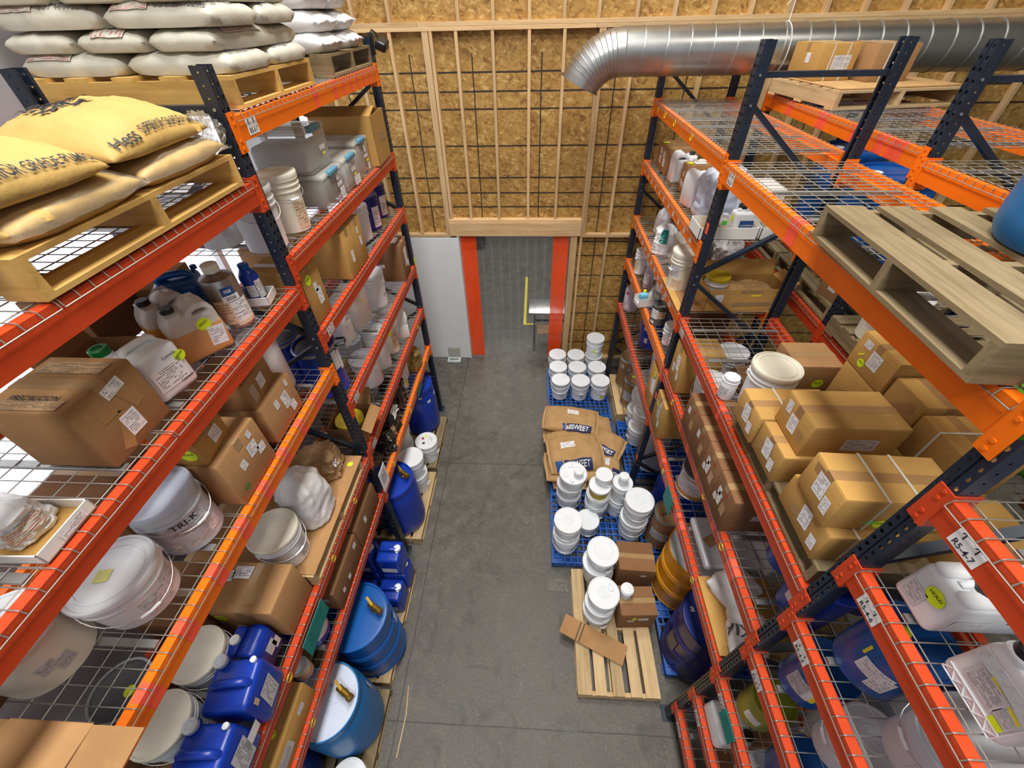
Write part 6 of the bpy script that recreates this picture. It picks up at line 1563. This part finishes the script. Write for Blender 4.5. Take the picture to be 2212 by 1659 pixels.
carton(1.95, 5.2, Z, .4, .6, .45, 'pale carton deep behind the lavender jug', 0, 'board_white', 'y', (), False)
carton(1.98, 3.75, Z, .36, .42, .35, 'dark brown carton deep behind the film wrapped carton', 0, 'cardboard_dark')

# ------------------------------------------------------------------ goods: right racking, middle bay
Z = 1.641
carton(1.535, 3.07, Z, .36, .30, .455, 'tan carton with lime dot and film label on the low right shelf beside the upright', 0, 'cardboard_tan', 'x', (('W', .05, .10, .09, .17, 'label_grey', 8), ('W', .25, -.15, .05, .08, 'label', 8), ('W', -.22, .22, .055, .055, 'hold', 0), ('W', .1, .38, .04, .07, 'label', 8)), group='cartons on the right racking')
Z = 2.331
carton(1.55, 3.045, Z, .35, .265, .46, 'tall tan carton with three taped labels, above the lime dot carton', 0, 'cardboard_tan', 'x', (('W', .08, .12, .08, .16, 'label', 8), ('W', -.2, -.1, .05, .09, 'label', 8), ('W', .28, -.14, .05, .08, 'label', 8)), group='cartons on the right racking')
pail(1.60, 2.745, Z, .14, .33, 'white pail between the tall tan carton and the row of brown cartons', None, 'white_plastic', 'white_plastic', -70, 2, True)
gN = 'identical brown cartons on the third right shelf'
for i, q in enumerate(('farthest', 'second farthest', 'second nearest', 'nearest')):
    y = 2.415 - .262 * i
    carton(1.515, y, Z, .335, .26, .36, '%s of the four brown cartons in a row%s' % (q, ('', '', ', two labels on its face', ', paper sheet on its top')[i]), 0, 'cardboard_dark', 'x',
           (('W', -.2, .15, .045, .07, 'label', 0), ('W', .12, .3, .022, .028, 'red_dot', 20), ('W', .2, -.05, .06, .10, 'tape_brown', 0)) + ((('W', -.1, .0, .05, .11, 'label', 0), ('W', -.3, -.12, .04, .06, 'label', 0)) if i > 1 else ()) + ((('T', .2, .05, .13, .16, 'label', 90), ('S', .15, .0, .10, .06, 'label_grey', 0)) if i == 3 else ()), True, gN)
gM = 'blue tubs with white labels behind the lower orange beam'
pail(1.735, 1.30, Z, .145, .46, 'farther blue tub with white label, right of the brown cartons', gM, 'blue_plastic', 'blue_plastic', 0, 0, False, 'plain', None, ((205, .16, .42, .8, 'label_big'),))
pail(1.69, 1.01, Z, .155, .46, 'nearer blue tub with taped number label, beside the corner upright', gM, 'blue_plastic', 'blue_plastic', 0, 0, False, 'plain', None, ((205, .17, .30, .66, 'label_big'), (200, .15, .70, .86, 'paper', 'POI OPO', .05, 'ink', .5)))
pail(2.03, 1.1, Z, .15, .46, 'dark blue tub deep behind the corner upright with lime dot', None, 'deep_blue', 'deep_blue', 0, 0, False, 'plain', 1.0)
pail(1.90, 3.13, Z, .135, .36, 'white lidded pail seen through the far end of the wire deck', None, 'white_plastic', 'white_plastic', 0, 2, False); carton(2.02, 2.68, Z, .34, .55, .33, 'dark brown printed carton under the stacked carton shelf', 0, 'cardboard_dark', 'x', (('T', 0, .3, .2, .04, 'print_kraft'),)); carton(2.02, 2.1, Z, .34, .55, .33, 'dark brown carton deep behind the brown carton row', 0, 'cardboard_dark')
Z = 1.641
t = pail(1.575, 2.31, Z, .15, .33, 'tan fibre pail with dark lid and wrapped white label on the low right shelf', None, 'cardboard_tan', 'dark_grey', -60, 0, False, 'plain', None, ((215, .30, .2, .75, 'label_grey'),), taper=.97)
m = MB(); m.lathe([(.152, .0), (.158, .006), (.158, .016), (.152, .02)], 40); m.build('base_ring', 'galv', t, True); m = MB(); m.lathe([(.152, .27), (.160, .28), (.160, .30), (.152, .31)], 40); m.build('clamp_ring', 'galv', t, True)
o = tag(obj('foil_slab', rbox_mesh(.46, .46, .07, .03, 'silver_foil', 4)), 'silver foil covered flat pack under the wire deck, right of the ochre drum', 'package'); o.location = (1.68, 1.74, Z)
decal(o, 'patch', 'kraft_dark', (-.12, 0, .07), (0, 0, 1), (0, 1, 0), .11, .09, .5)
tag(obj('plywood_sheet', rbox_mesh(.55, .56, .018, .003, 'cardboard_tan', 1)), 'tan board under the two white bags at the front of the low right shelf', 'board').location = (1.66, 1.18, Z)
gO = 'white printed bags on the low right shelf'
bag(1.62, 1.36, Z + .02, .34, .28, .15, 'farther crumpled white bag on the tan board', 'white_bag', 30, 4.7, .03, gO, 'bag', (), (), 26, 20, 3, cat='bag', seam=False)
bag(1.60, 1.03, Z + .02, .34, .27, .14, 'nearer white bag with large grey circular print', 'white_bag', 75, 9.9, .02, gO, 'bag', (('WIXIA', -.1, .1, .11, 'dark_grey', 90, 1),), (), 26, 20, 3, cat='bag', seam=False)
carton(2.05, 1.70, Z, .28, .40, .20, 'pale grey carton deep beside the foil pack', 8, 'board_white', 'x', (), False)
wood_pallet(2.15, 1.15, Z, .40, .5, 'grey slatted crate base deep behind the white bags', 0, 'grey_wood', 'y', 5, 2, .12, .07)
# stacked cartons on the fourth shelf
Z = 2.961
wood_pallet(1.865, 1.43, Z, .95, 1.06, 'grey board topped pallet under the stacked tan cartons', 0, 'grey_wood', 'y', 9, 3, .128, .115)
Z = 3.09; gH = 'strapped tan cartons stacked on the right pallet'
two = lambda a=.0: (('W', -.02 + a, .08, .075, .115, 'label', 10), ('W', .27 + a, -.14, .05, .075, 'label', 10), ('W', -.1 + a, .0, .16, .05, 'tape_brown', 30))
carton(1.575, 1.815, Z, .46, .27, .215, 'tan carton with two labels, far front of the stacked pile', 0, 'cardboard_tan', 'x', two(), True, gH, straps=(('x', -.12),))
carton(1.60, 1.535, Z, .48, .27, .212, 'tan carton with two labels, middle front of the stacked pile under the big upper carton', 0, 'cardboard_tan', 'x', two(), True, gH, straps=(('x', .1),))
carton(1.62, 1.13, Z, .50, .35, .212, 'dented tan carton at the near bottom of the stacked pile with torn corner', 0, 'cardboard_tan', 'x', two(.08), True, gH, straps=(('x', -.25),))
carton(1.66, 1.56, Z + .216, .47, .28, .22, 'upper tan carton in the middle of the pile with a shipping label on its side', 0, 'cardboard_tan', 'x', (('W', .0, -.05, .07, .10, 'label', 8), ('W', -.28, .2, .045, .075, 'label', 8), ('S', .08, -.05, .17, .085, 'label_grey', 0), ('W', .28, -.1, .05, .06, 'tape_brown', 0)), True, gH)
carton(1.605, 1.13, Z + .216, .50, .26, .225, 'upper tan carton nearest the camera with green and lime stickers on its side', -2, 'cardboard_tan', 'x', (('W', -.02, .08, .08, .12, 'label', 8), ('W', .28, -.1, .05, .085, 'label', 8), ('W', -.2, .3, .08, .05, 'tape_brown', 10), ('S', -.05, -.25, .06, .045, 'hold', 0), ('S', -.14, -.22, .035, .03, 'green_tag', 0), ('S', .22, .12, .05, .012, 'yellow_tag', 30), ('S', .33, -.22, .12, .06, 'label_grey', 0)), True, gH, straps=(('x', -.15), ('x', .12)))
carton(2.15, 1.97, Z, .26, .33, .30, 'tan carton at the back of the pile under the HOLD carton', 0, 'cardboard_tan', 'y', (('W', 0, 0, .2, .05, 'tape_brown', 30),), True, gH)
carton(2.15, 1.98, Z + .305, .25, .33, .225, 'tan carton with HOLD sticker on top of the rear stack', 0, 'cardboard_tan', 'x', (('W', .05, .05, .09, .10, 'label', 0), ('W', -.25, .28, .06, .05, 'label', 0), ('W', -.18, -.25, .055, .055, 'hold', 0), ('W', -.28, -.06, .05, .012, 'yellow_tag', 40)), True, gH)
carton(2.16, 1.68, Z, .26, .24, .20, 'tan carton at the back, second from the HOLD stack, lower', 0, 'cardboard_tan', 'y', (), True, gH); carton(2.17, 1.68, Z + .204, .26, .24, .25, 'tan carton at the back, second from the HOLD stack, upper, taped', 0, 'cardboard_tan', 'y', (('W', .0, .05, .19, .05, 'tape_brown', 40),), True, gH)
carton(2.13, 1.37, Z, .26, .30, .20, 'lower tan carton at the back right of the pile', 0, 'cardboard_tan', 'y', (), True, gH); carton(2.13, 1.37, Z + .204, .26, .30, .24, 'upper tan carton at the back right of the pile with a strap', 0, 'cardboard_tan', 'y', (), True, gH, straps=(('y', .1),))
carton(2.10, 1.02, Z, .32, .32, .22, 'tan carton with pale label behind the corner upright', 0, 'cardboard_tan', 'y', (('S', .2, 0, .1, .08, 'label', 0),), True, gH)
Z = 2.961
pail(1.625, 2.145, Z, .150, .37, 'big white pail with ribbed lid beyond the stacked cartons', None, 'white_plastic', 'cream_plastic', 160, 2, True, 'ridge')
bottle(1.425, 2.235, Z, .056, .19, 'small white lidded jar beside the big white pail', 'white_plastic', 'white_plastic', None, ((215, .07, .2, .6, 'label_grey'),), 0, .74, .84, 'jar', 'jar')
carton(1.975, 2.36, Z, .31, .28, .30, 'tan carton with lime HOLD sticker behind the big white pail', 0, 'cardboard', 'x', (('S', .12, .0, .075, .06, 'hold', 0),), True, 'cartons on the right racking')
Z = 4.272
wood_pallet(1.79, 1.43, Z, 1.0, 1.04, 'weathered grey pallet with gapped boards on the upper right deck', -3, 'grey_wood', 'y', 5, 3, .145, .125)
poly_drum(1.985, 1.50, Z + .142, 'bright sky blue drum cut by the right edge, standing on the weathered pallet', 'sky_blue', .29, .89)

# ------------------------------------------------------------------ goods: right racking, near bay
Z = 3.377; gY = 'white canisters on the near right shelf'
jerry(1.66, .645, Z, .42, .175, .235, 'white canister with HOLD sticker and big black cap, farther of the pair', 'white_plastic', 0, 'black_plastic', (-.38, -.2), gY, (('W', .12, .22, .072, .072, 'hold', 8), ('W', -.15, -.1, .075, .085, 'label_grey', 0), ('S', .05, .1, .03, .03, 'dark_grey', 0), ('S', -.25, -.05, .12, .05, 'label', 0)), False, ridge=False, humps=True)
jerry(1.665, .355, Z, .44, .235, .275, 'white canister with zigzag ribs and paper label, nearest on the right', 'white_plastic', 0, 'black_plastic', (-.62, .5), gY, (('W', -.05, .0, .11, .085, 'label_grey', 0), ('W', .12, .14, .12, .012, 'yellow_tag', -12), ('W', .3, -.2, .04, .025, 'lime', 0), ('W', .28, -.04, .05, .04, 'label_grey', 0)), False, ridge=False, ribs=True, humps=True)
pail(2.0, .6, Z, .13, .3, 'blue pail deep behind the white canisters', None, 'royal_blue', 'royal_blue', 0, 1, False)
Z = 2.791
pail(1.605, .60, Z, .148, .37, 'large royal blue pail with two white labels under the white canisters', None, 'royal_blue', 'royal_blue', 0, 0, False, 'plain', 2.4, ((215, .12, .35, .62, 'label'), (232, .07, .2, .55, 'label'), (185, .012, .6, .8, 'yellow_tag')), taper=.94)
pail(1.63, .28, Z, .148, .36, 'grey white pail with ribbed lid and lime tag, lower right corner', None, 'grey_plastic', 'white_plastic', -100, 3, True, 'plain', None, ((215, .07, .2, .4, 'label_grey'),), .9)
pail(1.96, .45, Z, .14, .36, 'dark blue pail deep behind the large royal blue pail', None, 'deep_blue', 'deep_blue', 0, 0, False)
Z = 2.221
pail(1.585, .64, Z, .135, .33, 'royal blue pail with yellow and white label stripes', None, 'royal_blue', 'royal_blue', 0, 0, False, 'plain', None, ((200, .10, .3, .75, 'label_grey'), (228, .03, .3, .72, 'paper'), (240, .025, .32, .7, 'yellow_tag')), taper=.94)
pail(1.635, .36, Z, .138, .33, 'white pail with bail handle and ringed lid below the royal blue pails', None, 'grey_plastic', 'white_plastic', -100, 2, True, 'rings', None, (), .8)
pail(1.95, .5, Z, .14, .33, 'white ring lidded pail deep beside the bail pail', None, 'grey_plastic', 'white_plastic', -60, 2, True, 'rings')
Z = 1.594
pail(1.545, .61, Z, .122, .32, 'olive green pail with white label behind the teal card', None, 'olive', 'olive', 0, 0, False, 'plain', 2.2, ((215, .09, .25, .55, 'label'),), taper=.95)
pail(1.62, .31, Z, .135, .33, 'royal blue pail at the bottom edge below the white bail pail', None, 'royal_blue', 'royal_blue', 0, 0, False, 'plain', None, ((200, .06, .4, .7, 'label'),), taper=.94)
pail(1.93, .5, Z, .13, .3, 'white pail deep beside the olive green pail', None, 'white_plastic', 'white_plastic', 0, 2, False)
t = thing('hanging_sign', 'teal card hanging over the beam in front of the olive green pail', 'sign', (1.352, .525, 1.525))
m = MB(); m.box(-.002, .002, -.085, .085, -.075, .075); m.build('card', 'teal', t); decal(t, 'printed_text', 'teal_print', (-.002, 0, 0), (-1, 0, 0), (0, 0, 1), .12, .10)
Z = 1.001
jerry(1.52, .60, Z, .24, .27, .24, 'small white canister on the second lowest right shelf', 'white_plastic', 0, 'black_plastic', (.5, -.5), None, (), False)
pail(1.62, .30, Z, .14, .33, 'pale grey pail at the bottom edge behind the small white canister', None, 'grey_plastic', 'grey_plastic', 0, 2, False)
carton(1.85, .5, .431, .5, .5, .3, 'dark carton on the lowest right wire deck', 0, 'cardboard_dark')
t = thing('hanging_sign', 'teal card folded over the lower beam above the ochre drum', 'sign', (1.350, 2.235, 1.60))
m = MB(); m.box(-.002, .002, -.10, .10, -.09, .06); m.build('card', 'teal', t)

# ------------------------------------------------------------------ second row behind the right racking
Z = 4.412
wood_pallet(2.98, 4.78, Z, 1.14, .98, 'pale wooden pallet of cartons on the rear right racking, below the air duct', 8, 'pallet', 'x', 7, 3, .135)
tag(obj('plywood_sheet', rbox_mesh(1.08, .92, .012, .002, 'kraft', 1)), 'brown sheet laid on the pale pallet under the strapped cartons', 'board').location = (2.98, 4.78, Z + .137)
bpy.data.objects['plywood_sheet.001'].rotation_euler = (0, 0, math.radians(8))
Z += .15; gZ = 'strapped cartons on the rear right pallet'
carton(2.62, 4.92, Z, .34, .42, .26, 'tan carton with white labels, left on the rear right pallet', 6, 'cardboard_tan', 'x', (('W', .1, .1, .06, .07, 'label'), ('S', .1, .0, .16, .10, 'label_grey')), True, gZ, straps=(('x', -.2), ('x', .2)))
carton(3.03, 4.80, Z, .36, .42, .26, 'brown carton with round lime sticker, right on the rear right pallet', 6, 'cardboard', 'x', (('S', .22, .1, .055, .055, 'hold'), ('S', .05, .0, .08, .1, 'label')), True, gZ, straps=(('x', -.2), ('x', .1)))
Z = 3.102
wood_pallet(2.95, 4.55, Z, 1.0, 1.0, 'grey wooden pallet under the farther blue drum of the rear racking', 0, 'grey_wood', 'y', 6, 3, .14); wood_pallet(2.95, 3.52, Z, 1.0, 1.0, 'grey wooden pallet under the nearer blue drum of the rear racking', 0, 'grey_wood', 'y', 6, 3, .14)
poly_drum(2.98, 4.40, Z + .141, 'farther blue drum on the rear right racking, seen through the wire deck', 'royal_blue', .29, .86, None, None, 0, None, 'blue drums on the rear right racking')
poly_drum(2.86, 3.62, Z + .141, 'nearer blue drum on the rear right racking, behind the middle upright', 'royal_blue', .29, .86, None, None, 0, None, 'blue drums on the rear right racking')
carton(2.60, 3.165, Z + .141, .26, .26, .20, 'small opened carton on the grey pallet beside the nearer blue drum', 10, 'cardboard', 'x', (('W', 0, 0, .08, .05, 'label'),))
wood_pallet(2.90, 2.45, Z, 1.0, .90, 'grey wooden pallet under the white pail of the rear racking', 0, 'grey_wood', 'x', 6, 3, .14)
pail(2.56, 2.60, Z + .141, .16, .37, 'white pail with wire bail on the grey pallet of the rear racking', None, 'cream_plastic', 'white_plastic', -40, 1, True)
t = thing('storage_bin', 'bright green plastic bin glimpsed under the weathered upper pallet', 'bin', (3.0, 1.62, Z))
obj('body', rbox_mesh(.5, .6, .32, .03, 'lime_bin', 3, 1.08), t); obj('rim', rbox_mesh(.58, .68, .04, .015, 'lime_bin', 2), t, (0, 0, .30))
carton(2.85, 1.05, Z, .5, .5, .3, 'brown carton beyond the green bin on the rear racking', 0, 'cardboard')
for (x, y, c, lb) in ((3.0, 4.6, 'board_white', 'white carton on the floor behind the right racking, far end'), (2.9, 3.7, 'cardboard', 'brown carton on the floor behind the right racking, middle')):
    carton(x, y, .002, .7, .6, .6, lb, 0, c)
